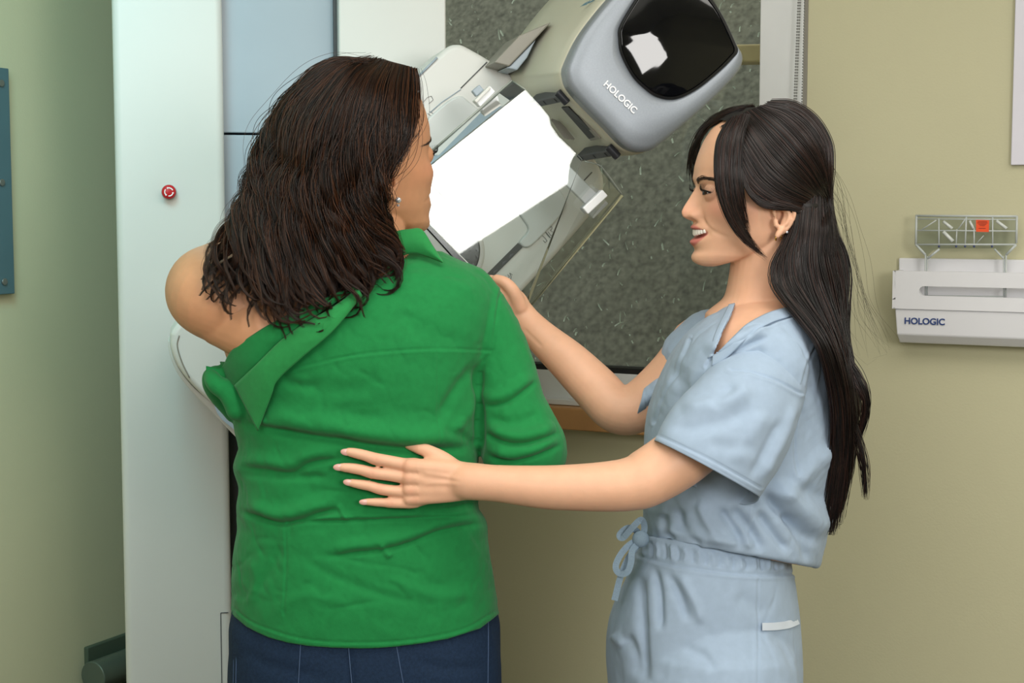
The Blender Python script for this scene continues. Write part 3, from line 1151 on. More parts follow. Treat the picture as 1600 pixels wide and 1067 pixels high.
# head in its own pixel-like units (1 unit = 0.92 mm): x to the head's left, y forward, z up, origin between the ears
HZ = np.array([
    # z, yf, yb, yw, w
    (126, 4, -14, -5, 6), (123, 38, -42, -4, 34), (113, 66, -64, -6, 56), (96, 86, -79, -9, 69), (76, 98, -86, -11, 77), (56, 106, -89, -12, 80),
    (36, 111.5, -89, -12, 80), (20, 112, -87, -10, 78), (4, 108, -83, -8, 75), (-10, 107, -79, -4, 73), (-25, 107.5, -74, 2, 71), (-40, 108.5, -68, 8, 67),
    (-54, 110, -62, 14, 63), (-66, 110.5, -52, 18, 60), (-79, 110.5, -34, 22, 55), (-90, 110.5, -8, 32, 48), (-100, 112, 22, 48, 41), (-108, 110, 48, 62, 32), (-114, 104, 66, 76, 21), (-117, 92, 78, 84, 8)])[::-1]


def gau(x, s):
    return np.exp(-(x / s) ** 2)


def head_grid(smile=1.0, nz=170, nth=200):
    zs = np.linspace(-117, 126, nz)
    zs = np.sort(np.concatenate([zs, np.linspace(-117, -100, 14), np.linspace(112, 126, 14)]))
    c = np.stack([np.interp(zs, HZ[:, 0], HZ[:, k]) for k in range(1, 5)], -1)
    # soften the table
    for _ in range(6):
        c[1:-1] = c[1:-1] * .5 + (c[:-2] + c[2:]) * .25
    th = np.linspace(0, 2 * PI, nth, endpoint=False)
    co, si = np.cos(th), np.sin(th)
    Zg = np.repeat(zs[:, None], nth, 1)
    yf, yb, yw, w_ = [c[:, k][:, None] for k in range(4)]
    lowf = np.clip((20 - zs) / 100, 0, 1)[:, None]
    nf = 2.25 - .15 * lowf
    ex = 2 / nf
    X = w_ * np.sign(co) * np.abs(co) ** ex
    Y = np.where(si >= 0, yw + (yf - yw) * np.abs(si) ** ex, yw - (yw - yb) * np.abs(si))
    front = np.clip((Y - 20) / 50, 0, 1)
    ax = np.abs(X)
    # eye sockets, brows
    Y = Y - front * 7 * gau(ax - 29, 15) * gau(Zg + 3, 10)
    Y = Y + front * 2.5 * gau(ax - 26, 20) * gau(Zg - 15, 8)
    Y = Y - front * 3 * gau(ax, 10) * gau(Zg - 6, 9)
    # nose
    zt = [24, 12, -2, -16, -26, -32, -37, -41, -45, -49]
    nh = np.interp(Zg, zt[::-1], [0, 1.5, 8.5, 16, 22, 24, 23.5, 21, 13, 0][::-1])
    ns = np.interp(Zg, zt[::-1], [9, 8, 7.5, 8.5, 9.5, 10.5, 10.5, 10.5, 10, 9][::-1])
    Y = Y + front * nh * gau(X, ns)
    Y = Y + front * 9.5 * gau(ax - 14.5, 6.5) * gau(Zg + 38, 7.5)
    Y = Y - front * 3 * gau(ax - 23, 4.5) * gau(Zg + 40, 8)
    # lips and the open smile
    corner = np.clip(ax / 31, 0, 1.4)
    lift = 2.6 * corner ** 2 * smile
    mw = gau(ax, 27)
    Y = Y + front * 7.0 * gau(Zg + 57 - lift * .2 + 2.0 * corner, 5.2) * mw
    Y = Y + front * 6.5 * gau(Zg + 79.5 - lift * 1.6, 6.0) * mw
    op = np.clip(1 - (ax / 30) ** 2, 0, 1)
    Y = Y - front * 10 * smile * np.exp(-((Zg + 67.5 - lift) / (7.0 * np.sqrt(op) + .8)) ** 4) * np.sqrt(op)
    Y = Y - front * 3.0 * smile * gau(ax - 32, 4) * gau(Zg + 63, 6)
    Y = Y - front * 3 * gau(Zg + 92, 6) * gau(X, 26)
    Y = Y + front * 3 * gau(Zg + 106, 9) * gau(X, 20)
    # cheeks lifted by the smile, fold beside the mouth
    Y = Y + front * 4.5 * smile * gau(ax - 46, 21) * gau(Zg + 30, 18)
    Y = Y - front * 5 * gau(ax - 7, 3.2) * gau(Zg + 46.5, 3)
    X = X + np.sign(X) * front * 3 * smile * gau(ax - 55, 18) * gau(Zg + 34, 18)
    t = (Zg + 38) / -34.0
    fx = 20 + 30 * np.clip(t, 0, 1.2) ** 1.3
    Y = Y - front * 2.6 * smile * gau(ax - fx, 3.8) * np.clip(1 - (2 * t - 1.05) ** 4, 0, 1)
    V = np.stack([X, Y, Zg], -1)
    return V


def ear_parts(mb, T_, side=1, s=1.0):
    """ear pieces joined into the body skin; T_ maps head coords to world"""
    x0 = side * 70
    def P3(pts):
        return T_(np.array([(x0 + side * a, b, c) for a, b, c in pts], float))
    u = s * .00092
    helix = crom([(2, -2, -24), (4, 1, -14), (8, -6, -2), (11, -18, 2), (12, -28, -6), (11, -32, -20), (9, -30, -34), (6, -24, -46), (4, -16, -56)], 30)
    mb.limb(P3(helix), np.full(30, 3.1 * u), 10)
    anti = crom([(7, -15, -8), (8, -22, -16), (8.5, -24, -28), (7, -19, -40), (5, -12, -46)], 16)
    mb.limb(P3(anti), np.full(16, 3.2 * u), 10)
    mb.limb(P3([(5, -9, -57), (5, -13, -50)]), [5.2 * u, 5.6 * u], 12)
    mb.limb(P3([(5, -6, -62), (5, -8, -58)]), [4.2 * u, 5 * u], 12)
    mb.limb(P3([(4, -2, -34), (5, -3, -42), (5, -8, -46)]), [4 * u, 4 * u, 3.5 * u], 10)
    bs = crom([(2, -16, -6), (2.5, -22, -20), (2, -18, -36), (2, -12, -50)], 10)
    mb.limb(P3(bs), np.array([9, 9.5, 9.5, 9.5, 9.5, 9, 9, 8, 7, 6]) * u * .55, 12)


def head_frame(origin, f, up, s):
    f = np.asarray(f, float); f /= np.linalg.norm(f)
    up = np.asarray(up, float)
    l = np.cross(up, f); l /= np.linalg.norm(l)
    up = np.cross(f, l)
    A = np.stack([l, f, up]) * .00092 * s
    O = np.asarray(origin, float)
    return (lambda p: O + np.asarray(p, float) @ A), (lambda q: (np.asarray(q) - O) @ np.linalg.inv(A)), np.stack([l, f, up])


def add_head(mb, V, T_):
    nz, nt, _ = V.shape
    W = T_(V.reshape(-1, 3))
    q = grid_quads(nz, nt)
    b = len(mb.v)
    mb.v.extend(map(tuple, W))
    mb.f.extend(tuple(int(x) + b for x in r) for r in q)
    mb.f.append(tuple(range(b + nt - 1, b - 1, -1)))
    mb.f.append(tuple(range(b + (nz - 1) * nt, b + nz * nt)))


def skin_tone(h, base, lip=(206, 122, 112), blush=(232, 150, 128)):
    """own colours of the face: lips, cheeks, ear"""
    b = np.array(lin(base)[:3]); l = np.array(lin(lip)[:3]); bl = np.array(lin(blush)[:3])
    x, y, z = h.T
    ax = np.abs(x)
    inh = (z > -125) & (y > 30)
    c = np.repeat(b[None], len(h), 0)
    corner = np.clip(ax / 31, 0, 1.4)
    lift = 2.6 * corner ** 2
    span = np.clip((33 - ax) / 3, 0, 1)
    e = np.clip(1 - (ax / 33) ** 2.5, 0, 1)
    up = np.clip((z - (-67.5 + lift - 1)) / 2, 0, 1) * np.clip((-67.5 + lift + 15.5 * e - z) / 2.5, 0, 1)
    lo = np.clip(((-67.5 + lift + 1) - z) / 2, 0, 1) * np.clip((z - (-67.5 + lift - 19.5 * e)) / 2.5, 0, 1)
    m_ = np.clip(np.maximum(up, lo), 0, 1) * span * inh * (y > 80)
    c = c * (1 - m_[:, None]) + l * m_[:, None]
    k = .45 * gau(ax - 48, 22) * gau(z + 28, 18) * inh
    c = c * (1 - k[:, None]) + bl * k[:, None]
    k = .3 * gau(ax, 14) * gau(z + 34, 12) * (y > 110) * inh
    c = c * (1 - k[:, None]) + bl * k[:, None]
    return c


def eye_set(T_, Rm, parent, side, squint=1.0):
    c = np.array([side * 31, 92.5, -4.0])
    r = 13.0
    def S(az, el, rr=r):
        az = np.radians(az); el = np.radians(el)
        return c + rr * np.stack([np.sin(az) * np.cos(el) * side, np.cos(az) * np.cos(el), np.sin(el)], -1)
    e = empty_part = None
    u = np.linspace(-62, 66, 28)
    tt = (u + 62) / 128
    topc = 17 * np.sin(PI * tt ** .85) * squint - 2 + 4 * tt
    botc = -13 * np.sin(PI * tt ** 1.1) * squint - 2 + 4 * tt
    nv = 9
    V = np.stack([S(u, botc * (1 - k / (nv - 1)) + topc * k / (nv - 1), r + 2.0) for k in range(nv)])
    W = T_(V.reshape(-1, 3))
    q = grid_quads(nv, len(u), False)
    ob = fast_mesh('eye', W, q, M['sclera'], parent)
    # iris disc patch
    ia = np.linspace(0, 2 * PI, 24, endpoint=False)
    iv = [S(np.array([14.0]), np.array([1.0]), r + 2.5)[0]]
    for rr in (10., 20., 30.):
        for a in ia:
            az = 14 + rr * math.cos(a)
            t = np.clip((az + 62) / 128, 0, 1)
            hi = 17 * math.sin(PI * t ** .85) * squint - 2 + 4 * t
            lw_ = -13 * math.sin(PI * t ** 1.1) * squint - 2 + 4 * t
            el = np.clip(1 + rr * math.sin(a), lw_, hi)
            iv.append(S(az, el, r + 2.45))
    fs = [(0, 1 + k, 1 + (k + 1) % 24) for k in range(24)]
    for rI in range(2):
        for k in range(24):
            a = 1 + rI * 24 + k; b = 1 + rI * 24 + (k + 1) % 24
            fs.append((a, b, b + 24, a + 24))
    obj('iris', T_(np.array(iv)), fs, M['iris'], ob)
    # lid line and lashes
    mb = MB()
    k = .00092
    mb.tube(T_(S(u, topc, r + 2.6)), np.interp(tt, [0, .5, 1], [.6, 1.5, 1.3]) * k, 8)
    mb.tube(T_(S(u, botc, r + 2.2)), np.full(len(u), .35) * k, 6)
    for j in range(26):
        t = (j + .5) / 26
        a0 = -58 + t * 128
        e0 = np.interp(a0, u, topc)
        p0 = S(a0, e0, r + 2.6)
        out = 6.5 + 4 * t
        p1 = S(a0 + 10 * t, e0 + 4, r + 2.6 + out * .55)
        p2 = S(a0 + 20 * t, e0 + 22, r + 2.6 + out)
        mb.tube(T_(crom([p0, p1, p2], 6)), np.linspace(.42, .1, 6) * k, 5)
    mb.build('eyelashes', M['lash'], parent)


def lid_ball(mb, T_, side):
    c = np.array([side * 31, 92.5, -4.0])
    W = MB().sphere(c, 14.4, 28, 18)
    mb.add(T_(np.array(W.v)), W.f)


def brow(Vh, T_, parent, side, n=150):
    """short hairs along the brow, on the skin surface"""
    L_, Rr = [], []
    nz, nt, _ = Vh.shape
    pts = Vh.reshape(-1, 3)
    pts = pts[(pts[:, 1] > 40) & (pts[:, 0] * side > 0)]
    lines = []
    for j in range(n):
        t = rng.random()
        x = 11 + 47 * t
        z = 14 + 4.5 * math.sin(PI * t) - 8 * max(0, t - .5) + rng.normal(0, 1.9 * (1 - .6 * t))
        ln = []
        for s in np.linspace(0, 1, 5):
            xx = x + (3 + 6 * t) * s
            zz = z + (2.0 * (1 - t) - 2.5 * t) * s
            i = np.argmin((pts[:, 0] - side * xx) ** 2 + (pts[:, 2] - zz) ** 2)
            ln.append((side * xx, pts[i, 1] + .9, zz))
        lines.append(ln)
    lines = T_(np.array(lines).reshape(-1, 3)).reshape(n, 5, 3)
    rad = np.repeat(np.linspace(.55, .15, 5)[None], n, 0) * .00092
    return strands('eyebrow', lines, rad, M['hair'], parent, (58, 42, 34), .1)


def hand_rows(mb, fingers, wrist, Y):
    pass


def wrinkles(V, scale, seed, sharp=.22):
    """thin irregular crease lines"""
    a = vnoise(V * scale, 1.0, seed)
    b = vnoise(V * scale * 1.7, 1.0, seed + 50)
    return -np.exp(-(a / sharp) ** 2) * np.clip(.5 + b, 0, 1)


# cloth creases: displace along the surface where strokes run in the photo
def crease(V, N_, strokes, depth_ok):
    x, y = proj(V)
    tot = np.zeros(len(V))
    for pts, wd, amp, kind in strokes:
        p = np.asarray(pts, float)
        if len(p) > 2:
            p = crom(p, 8 * len(p))
        best = np.full(len(V), 1e9)
        sg = np.zeros(len(V))
        tpar = np.zeros(len(V))
        L_ = np.concatenate([[0], np.cumsum(np.hypot(*np.diff(p, axis=0).T))])
        lo, hi = p.min(0) - 6 * wd, p.max(0) + 6 * wd
        idx = np.where((x > lo[0]) & (x < hi[0]) & (y > lo[1]) & (y < hi[1]) & depth_ok)[0]
        if not len(idx):
            continue
        X, Y_ = x[idx], y[idx]
        b = np.full(len(idx), 1e9); s_ = np.zeros(len(idx)); tp = np.zeros(len(idx))
        for k in range(len(p) - 1):
            a, c = p[k], p[k + 1]
            d = c - a
            l2 = d @ d + 1e-9
            t = np.clip(((X - a[0]) * d[0] + (Y_ - a[1]) * d[1]) / l2, 0, 1)
            qx, qy = X - a[0] - t * d[0], Y_ - a[1] - t * d[1]
            dd = np.hypot(qx, qy)
            sd = np.sign(d[0] * qy - d[1] * qx)
            m_ = dd < b
            b = np.where(m_, dd, b)
            s_ = np.where(m_, sd * dd, s_)
            tp = np.where(m_, (L_[k] + t * math.sqrt(l2)) / L_[-1], tp)
        env = np.clip(np.minimum(tp, 1 - tp) / .22, 0, 1)
        env = env * env * (3 - 2 * env)
        if kind == 'v':        # valley
            g = -gau(s_, wd)
        elif kind == 'r':      # ridge
            g = gau(s_, wd)
        elif kind == 's':      # overhanging step: swollen on the negative side, tucked on the positive side
            g = gau(s_ + 1.5 * wd, 1.6 * wd) - 1.0 * gau(s_ - .55 * wd, .7 * wd)
        elif kind == 'seam':
            g = -gau(s_, wd) + .6 * gau(s_ - 2.2 * wd, 1.4 * wd)
            env = np.ones_like(env)
        tot[idx] += amp * .001 * g * env
    return V + N_ * tot[:, None]


def vnormals(V, Q):
    n = np.cross(V[Q[:, 2]] - V[Q[:, 0]], V[Q[:, 3]] - V[Q[:, 1]])
    o = np.stack([sum(np.bincount(Q[:, j], n[:, k], len(V)) for j in range(4)) for k in range(3)], -1)
    return o / (np.linalg.norm(o, axis=1, keepdims=True) + 1e-12)


def vnoise(V, scale, seed):
    """smooth sum-of-sines noise"""
    r = np.random.default_rng(seed)
    out = 0
    for o in range(3):
        for _ in range(5):
            d = r.normal(size=3)
            d /= np.linalg.norm(d)
            out = out + np.sin(V @ d * 2 * PI * scale * 2 ** o + r.random() * 6.28) / 2 ** o
    return out / 5


def grow(mb, voxel, iters=3, keep=None):
    """one continuous surface over overlapping closed pieces -> vertices, quads"""
    ob, co = merge_body('grown', mb, voxel, None, None, iters, keep)
    me = ob.data
    nq = len(me.polygons)
    lt = np.empty(nq, np.int32)
    me.polygons.foreach_get('loop_total', lt)
    li = np.empty(len(me.loops), np.int32)
    me.loops.foreach_get('vertex_index', li)
    bpy.data.objects.remove(ob)
    bpy.data.meshes.remove(me)
    assert (lt == 4).all()
    return co, li.reshape(-1, 4)


def cull(V, Q, kill):
    """drop faces whose centre is marked, and unused vertices"""
    Q = Q[~kill]
    used = np.zeros(len(V), bool)
    used[Q.ravel()] = True
    ids = np.cumsum(used) - 1
    return V[used], ids[Q], used


def snap(V, line, tol):
    """pull vertices lying close to a cut line in the photo onto it, so the cut edge runs clean"""
    p = np.asarray(line, float)
    x, y = proj(V)
    P2 = np.stack([x, y], -1)
    best = np.full(len(V), 1e9)
    tgt = P2.copy()
    for a, c in zip(p[:-1], p[1:]):
        d = c - a
        t = np.clip(((P2 - a) @ d) / (d @ d + 1e-9), 0, 1)
        q = a + t[:, None] * d
        dd = np.linalg.norm(P2 - q, axis=1)
        m_ = dd < best
        best = np.where(m_, dd, best)
        tgt = np.where(m_[:, None], q, tgt)
    m_ = best < tol
    V = V.copy()
    V[m_] = PY(tgt[m_, 0], tgt[m_, 1], V[m_, 1])
    return V


def inpoly(x, y, poly):
    p = np.asarray(poly, float)
    c = np.zeros(len(x), bool)
    j = len(p) - 1
    for i in range(len(p)):
        a, b = p[i], p[j]
        m_ = ((a[1] > y) != (b[1] > y)) & (x < (b[0] - a[0]) * (y - a[1]) / (b[1] - a[1] + 1e-12) + a[0])
        c ^= m_
        j = i
    return c


def solidify(o, t):
    md = o.modifiers.new('cloth', 'SOLIDIFY')
    md.thickness = t
    md.offset = -1
    return o


def sheet(name, e1, e2, Yf, m, parent, nu=60, nv=14, th=.0016, lift=0.0, bulge=0.0, jit=0.0):
    a = crom(np.asarray(e1, float), nu)
    b = crom(np.asarray(e2, float), nu)
    V = []
    for k in range(nv):
        t = k / (nv - 1)
        p = a * (1 - t) + b * t
        V.append(PY(p[:, 0], p[:, 1], Yf(p[:, 0], p[:, 1]) - lift - bulge * math.sin(PI * t)))
    V = np.concatenate(V)
    if jit:
        V = V + np.array([0, 1, 0]) * (vnoise(V, 14, 3) * jit)[:, None]
    o = fast_mesh(name, V, grid_quads(nv, nu, False), m, parent)
    md = o.modifiers.new('t', 'SOLIDIFY')
    md.thickness = th
    md.offset = 0
    return o


def ribbon(mb, path, wd, Yf, off=0.0):
    """flat tape: px path, width px"""
    p = crom(np.asarray(path, float), 40)
    d = np.gradient(p[:, :2], axis=0)
    d /= np.linalg.norm(d, axis=1)[:, None]
    n = np.stack([-d[:, 1], d[:, 0]], -1) * wd / 2
    rings = []
    for sgn, z in ((-1, 0), (1, 0), (1, .002), (-1, .002)):
        q = p[:, :2] + n * sgn
        rings.append(PY(q[:, 0], q[:, 1], p[:, 2] - off + z))
    rr = [np.stack([rings[k][i] for k in range(4)]) for i in range(len(p))]
    mb.loft(rr)


# ================================================================== PATIENT
M['shirt'] = mat('shirt_green_cotton', (26, 126, 64), 0.82, var=0.09, nscale=120, bump=0.25, bscale=1400, spec=0.2, sheen=.12)
M['shirt_in'] = mat('collar_green_cotton', (40, 136, 70), 0.82, var=0.09, nscale=120, bump=0.25, bscale=1400, spec=0.2, sheen=.12)
M['denim'] = mat('denim_navy', (30, 48, 72), 0.85, var=0.28, nscale=260, bump=0.3, bscale=900, spec=0.2)
M['stitch'] = mat('denim_stitch', (62, 84, 116), 0.8)

# rows: py, left, right, Yc, b, n
TR = np.array([
    (392, 585, 690, 2.150, .040, 2.2), (405, 520, 716, 2.148, .062, 2.2), (425, 440, 752, 2.145, .082, 2.2), (450, 375, 772, 2.142, .097, 2.3), (485, 340, 776, 2.140, .108, 2.4),
    (530, 333, 768, 2.140, .116, 2.5), (570, 345, 758, 2.140, .118, 2.5), (610, 357, 752, 2.140, .117, 2.5), (650, 365, 750, 2.142, .115, 2.5), (690, 367, 750, 2.144, .113, 2.5),
    (730, 369, 748, 2.146, .112, 2.5), (765, 367, 750, 2.148, .114, 2.5), (800, 371, 755, 2.150, .117, 2.5), (850, 366, 764, 2.154, .124, 2.5), (900, 362, 772, 2.158, .131, 2.5),
    (950, 361, 778, 2.162, .137, 2.5), (1000, 363, 780, 2.164, .138, 2.5), (1030, 364, 780, 2.164, .136, 2.5)])


def torsoY(px, py, grow_=0.0):
    px = np.asarray(px, float)
    py = np.asarray(py, float)
    g = lambda k: np.interp(py, TR[:, 0], TR[:, k])
    cx, hw = (g(1) + g(2)) / 2, (g(2) - g(1)) / 2
    u = np.clip(np.abs(px - cx) / hw, 0, .985)
    n = g(5)
    return g(3) - (g(4) + grow_) * (1 - u ** n) ** (1 / n)


def torso_ctrl(scale=1.0, db=0.0):
    return [((a + b) / 2, y, Yc, (b - a) / 2 * scale, 0, 0, 0, 0, bb * scale + db, n) for y, a, b, Yc, bb, n in TR]


pat = empty('person', (PY(560, 800, 2.15)[0], 2.15, 0.0))
tag(pat, 'woman with dark wavy hair in a green shirt, seen from behind facing the machine', 'person')

# --- skin
PF = (math.cos(math.radians(46)), math.sin(math.radians(46)), .07)
pT, pTi, pR = head_frame(PY(563, 244, 2.15), PF, (-.04, 0, 1), 1.08)
mb = MB()
PV = head_grid(1.35)
add_head(mb, PV, pT)
lid_ball(mb, pT, -1)
lid_ball(mb, pT, 1)
ear_parts(mb, lambda q: pT(np.asarray(q) * [1, .9, .85] + [0, -2, -10]), -1, 1.05)
p, r = pxlimb([(572, 300, 2.16, 52), (578, 350, 2.155, 54), (575, 400, 2.15, 62), (572, 440, 2.15, 80)], 24)
mb.limb(p, r, 30)
mb.loft(rings_world(torso_ctrl(.94, -.012), 60, 56))
# left shoulder, arm raised forward on the machine handle
p, r = pxlimb([(395, 485, 2.12, 72), (335, 468, 2.11, 64), (326, 452, 2.16, 66), (345, 432, 2.24, 56), (400, 395, 2.33, 44), (450, 350, 2.37, 38), (480, 320, 2.385, 28)], 44)
mb.limb(p, r, 32)
p, r = pxlimb([(350, 500, 2.10, 44), (420, 520, 2.09, 60), (480, 540, 2.10, 60)], 14)
mb.limb(p, r, 24)
p, r = pxlimb([(478, 322, 2.385, 30), (496, 300, 2.39, 34), (510, 286, 2.392, 30)], 10)
mb.limb(p, r, 20)
for k in range(4):
    p, r = pxlimb([(500 + k * 9, 298 - k * 2 + 8 * (k == 0), 2.386, 11), (520 + k * 8, 276 + k * 5, 2.382, 10), (530 + k * 6, 272 + k * 7, 2.388, 9), (534 + k * 5, 280 + k * 7, 2.396, 7)], 12)
    mb.limb(p, r, 10)
p, r = pxlimb([(486, 312, 2.38, 13), (502, 318, 2.374, 11), (520, 322, 2.376, 8)], 10)
mb.limb(p, r, 12)
# right arm inside the sleeve
p, r = pxlimb([(722, 485, 2.14, 46), (766, 540, 2.14, 38), (792, 600, 2.13, 36), (806, 665, 2.13, 42), (812, 690, 2.17, 42), (808, 680, 2.26, 38), (790, 640, 2.34, 28)], 40)
mb.limb(p, r, 26)
p, r = pxlimb([(790, 640, 2.34, 28), (775, 612, 2.37, 32), (765, 596, 2.378, 30)], 10)
mb.limb(p, r, 20)
for k in range(4):
    p, r = pxlimb([(766 - k * 7, 598 + k * 3, 2.372, 10), (752 - k * 6, 578 + k * 4, 2.376, 9), (742 - k * 5, 570 + k * 5, 2.384, 8), (738 - k * 4, 574 + k * 5, 2.392, 7)], 12)
    mb.limb(p, r, 10)
p, r = pxlimb([(782, 612, 2.364, 12), (775, 588, 2.36, 10), (766, 574, 2.364, 8)], 10)
mb.limb(p, r, 12)
# hips and legs down to the floor, inside the jeans
PXC = PY(570, 1000, 2.16)[0]
zc = PY(570, 1000, 2.16)[2]
mb.limb([(PXC - .06, 2.16, zc + .02), (PXC + .06, 2.16, zc + .02)], [.10, .10], 24)
for sx in (-1, 1):
    mb.limb([(PXC + sx * .09, 2.16, zc - .02), (PXC + sx * .095, 2.165, .62), (PXC + sx * .1, 2.17, .46), (PXC + sx * .1, 2.18, .12)], [.088, .07, .052, .036], 20)
    mb.limb([(PXC + sx * .1, 2.175, .065), (PXC + sx * .105, 2.25, .045), (PXC + sx * .11, 2.32, .035)], [.036, .034, .026], 16)


def keep_face(Ti):
    def f(co, it):
        h = Ti(co)
        face = (np.abs(h[:, 0]) < 95) & (h[:, 2] > -112) & (h[:, 2] < 130) & (h[:, 1] > -10) & (h[:, 1] < 150)
        w_ = np.where(face, .25 if it < 2 else 0.0, 1.0)
        ear = (np.abs(h[:, 0]) > 66) & (h[:, 1] < 4) & (h[:, 1] > -44) & (h[:, 2] > -78) & (h[:, 2] < 10)
        return np.where(ear, .35 if it < 2 else 0., w_)
    return f


V, Q = grow(mb, 0.0019, 9, keep_face(pTi))
tone = skin_tone(pTi(V), SKIN2, (176, 92, 82), (212, 138, 104))
pbody = fast_mesh('body', V, Q, M['skin2'], pat, tone)
eye_set(pT, pR, pbody, -1, .75)
eye_set(pT, pR, pbody, 1, .75)
brow(PV, pT, pbody, -1)
brow(PV, pT, pbody, 1)
ec = pT(np.array([-77.0, -5, -64]))
ear_ = MB().sphere(ec + np.array([.001, -.004, 0]), .0042, 14, 10)
er = ear_.build('stud_earring', M['gem'], pbody, smooth=False)
MB().tube([ec + np.array([.001, -.0045, -.0055]), ec + np.array([.001, -.0045, -.0085])], [.0022, .0018], 10).build('drop_stone', M['gem'], er, smooth=False)

# --- shirt
mb = MB()
mb.loft(rings_world(torso_ctrl(1.0, 0.0), 110, 90))
p, r = pxlimb([(722, 468, 2.142, 58), (752, 505, 2.138, 54), (774, 545, 2.135, 51), (788, 590, 2.13, 53), (797, 630, 2.125, 56), (808, 670, 2.12, 64), (818, 700, 2.12, 68), (824, 708, 2.15, 62), (820, 708, 2.24, 54), (804, 680, 2.32, 42)], 60)
mb.limb(p, r, 40)
p, r = pxlimb([(330, 588, 2.10, 13), (338, 600, 2.09, 16), (356, 612, 2.088, 18), (372, 640, 2.09, 18)], 16)
mb.limb(p, r, 20)
p, r = pxlimb([(348, 582, 2.115, 12), (334, 588, 2.12, 18), (345, 605, 2.14, 26), (370, 640, 2.16, 22)], 16)
mb.limb(p, r, 20)
V, Q = grow(mb, 0.0021, 8)
# swelling sides: gathered rolls at the left edge
px, py = proj(V)
F1 = [(372, 652), (427, 665), (523, 681), (576, 691), (640, 697), (690, 697), (750, 692)]
strokes = [
    (F1, 11, 9.5, 's'),
    ([(372, 726), (410, 731), (454, 735), (486, 720), (540, 712)], 7, 4.5, 's'),
    ([(370, 740), (420, 744), (523, 746)], 6, 3.5, 'v'),
    ([(372, 792), (400, 803), (438, 814), (475, 806), (513, 795), (538, 789)], 7, 6, 's'),
    ([(526, 788), (534, 798), (545, 814)], 4, 3.5, 'r'),
    ([(430, 813), (539, 812), (640, 808), (725, 804), (760, 796)], 3.5, 3, 's'),
    ([(500, 872), (545, 862), (598, 856), (640, 845), (690, 826), (764, 812)], 6, 4.5, 's'),
    ([(592, 852), (604, 862), (612, 872)], 5, 4, 'r'),
    ([(380, 650), (460, 672), (540, 688)], 7, 3, 'r'),
    ([(395, 612), (440, 640), (520, 655), (610, 650)], 16, 3, 'v'),
    ([(560, 720), (640, 745), (700, 770), (750, 778)], 10, 3, 'v'),
    ([(640, 800), (700, 792), (758, 775)], 8, 4, 's'),
    ([(752, 566), (728, 590), (704, 622), (683, 660)], 9, 4.5, 'v'),
    ([(752, 600), (735, 640), (700, 680)], 9, 3.5, 'r'),
    ([(748, 700), (730, 685), (690, 668)], 7, 3, 'v'),
    ([(750, 560), (747, 600), (748, 640), (750, 690), (752, 722)], 6, 6, 'v'),
    ([(752, 633), (790, 626), (820, 606), (840, 590)], 6, 4, 's'),
    ([(752, 672), (790, 688), (820, 690), (850, 682), (878, 670)], 6, 5.5, 's'),
    ([(757, 705), (790, 718), (830, 712), (880, 690)], 6, 5, 's'),
    ([(756, 652), (800, 660), (850, 645)], 8, 3, 'v'),
    ([(446, 580), (486, 569), (566, 553), (672, 545), (768, 548)], 1.8, .9, 'seam'),
    ([(684, 548), (684, 620), (685, 691)], 1.8, .6, 'seam'),
    ([(446, 815), (446, 880), (444, 960)], 1.8, .6, 'seam'),
    ([(783, 455), (778, 480), (773, 520), (768, 548), (755, 565)], 2.4, 1.3, 'seam'),
    ([(366, 950), (400, 975), (480, 999), (560, 1004), (640, 1000), (720, 984), (776, 954)], 1.8, .9, 'seam'),
    ([(440, 850), (420, 890), (395, 930)], 8, 1.8, 'v'),
    ([(470, 870), (520, 900), (600, 930), (660, 940)], 8, 1.6, 'v'),
    ([(600, 900), (680, 930), (750, 925)], 9, 1.8, 'r'),
    ([(420, 960), (480, 930), (560, 950)], 9, 1.5, 'r'),
    ([(390, 870), (400, 910), (385, 950)], 7, 2, 'r'),
    ([(610, 480), (660, 520), (740, 540)], 14, 1.5, 'v'),
    ([(470, 590), (520, 610), (600, 600)], 14, 2.2, 'v'),
    ([(440, 585), (455, 600), (500, 605)], 8, 3, 'v'),
    ([(640, 430), (690, 440), (760, 460)], 10, 1.2, 'r'),
]
N_ = vnormals(V, Q)
front = (N_[:, 1] < .15)
V = crease(V, N_, [(a, b, c * 1.3, k) for a, b, c, k in strokes], front)
py_ = proj(V)[1]
wz = np.clip((py_ - 560) / 200, .25, 1) * np.clip((985 - py_) / 40, 0, 1)
V = V + N_ * (vnoise(V, 9, 11) * .0013 + vnoise(V, 40, 12) * .0004 + wz * .0017 * wrinkles(V, np.array([5., 7, 13]), 13) + .0012 * np.clip((985 - py_) / 40, 0, 1) * wrinkles(V, np.array([16., 9, 10]), 14))[:, None]
# left edge: bunched rolls
px, py = proj(V)
edge = np.clip((410 - px) / 45, 0, 1)
V = V + np.array([-1, 0, 0]) * (edge * (.0055 * np.sin((py - 640) / 11.5) * np.exp(-((py - 740) / 70) ** 2)))[:, None]
edge = np.clip((px - 725) / 30, 0, 1) * (py > 740)
V = V + np.array([1, 0, 0]) * (edge * (.005 * np.sin((py - 740) / 10.5) * np.exp(-((py - 790) / 45) ** 2)))[:, None]
HEM = [(350, 950), (358, 957), (367, 964), (385, 979), (402, 988), (420, 996), (450, 1004), (480, 1009), (520, 1012), (560, 1013), (590, 1012.5), (620, 1010), (660, 1005), (700, 998), (750, 982), (770, 967), (790, 950)]
V = snap(V, HEM, 1.7)
c = V[Q].mean(1)
cx, cy = proj(c)
nz = vnormals(V, Q)[Q].mean(1)
hem = np.interp(cx, [q[0] for q in HEM], [q[1] for q in HEM])
neck = np.interp(cx, [290, 345, 380, 420, 450, 500, 545, 600, 640, 662], [560, 582, 548, 522, 500, 478, 462, 430, 396, 372])
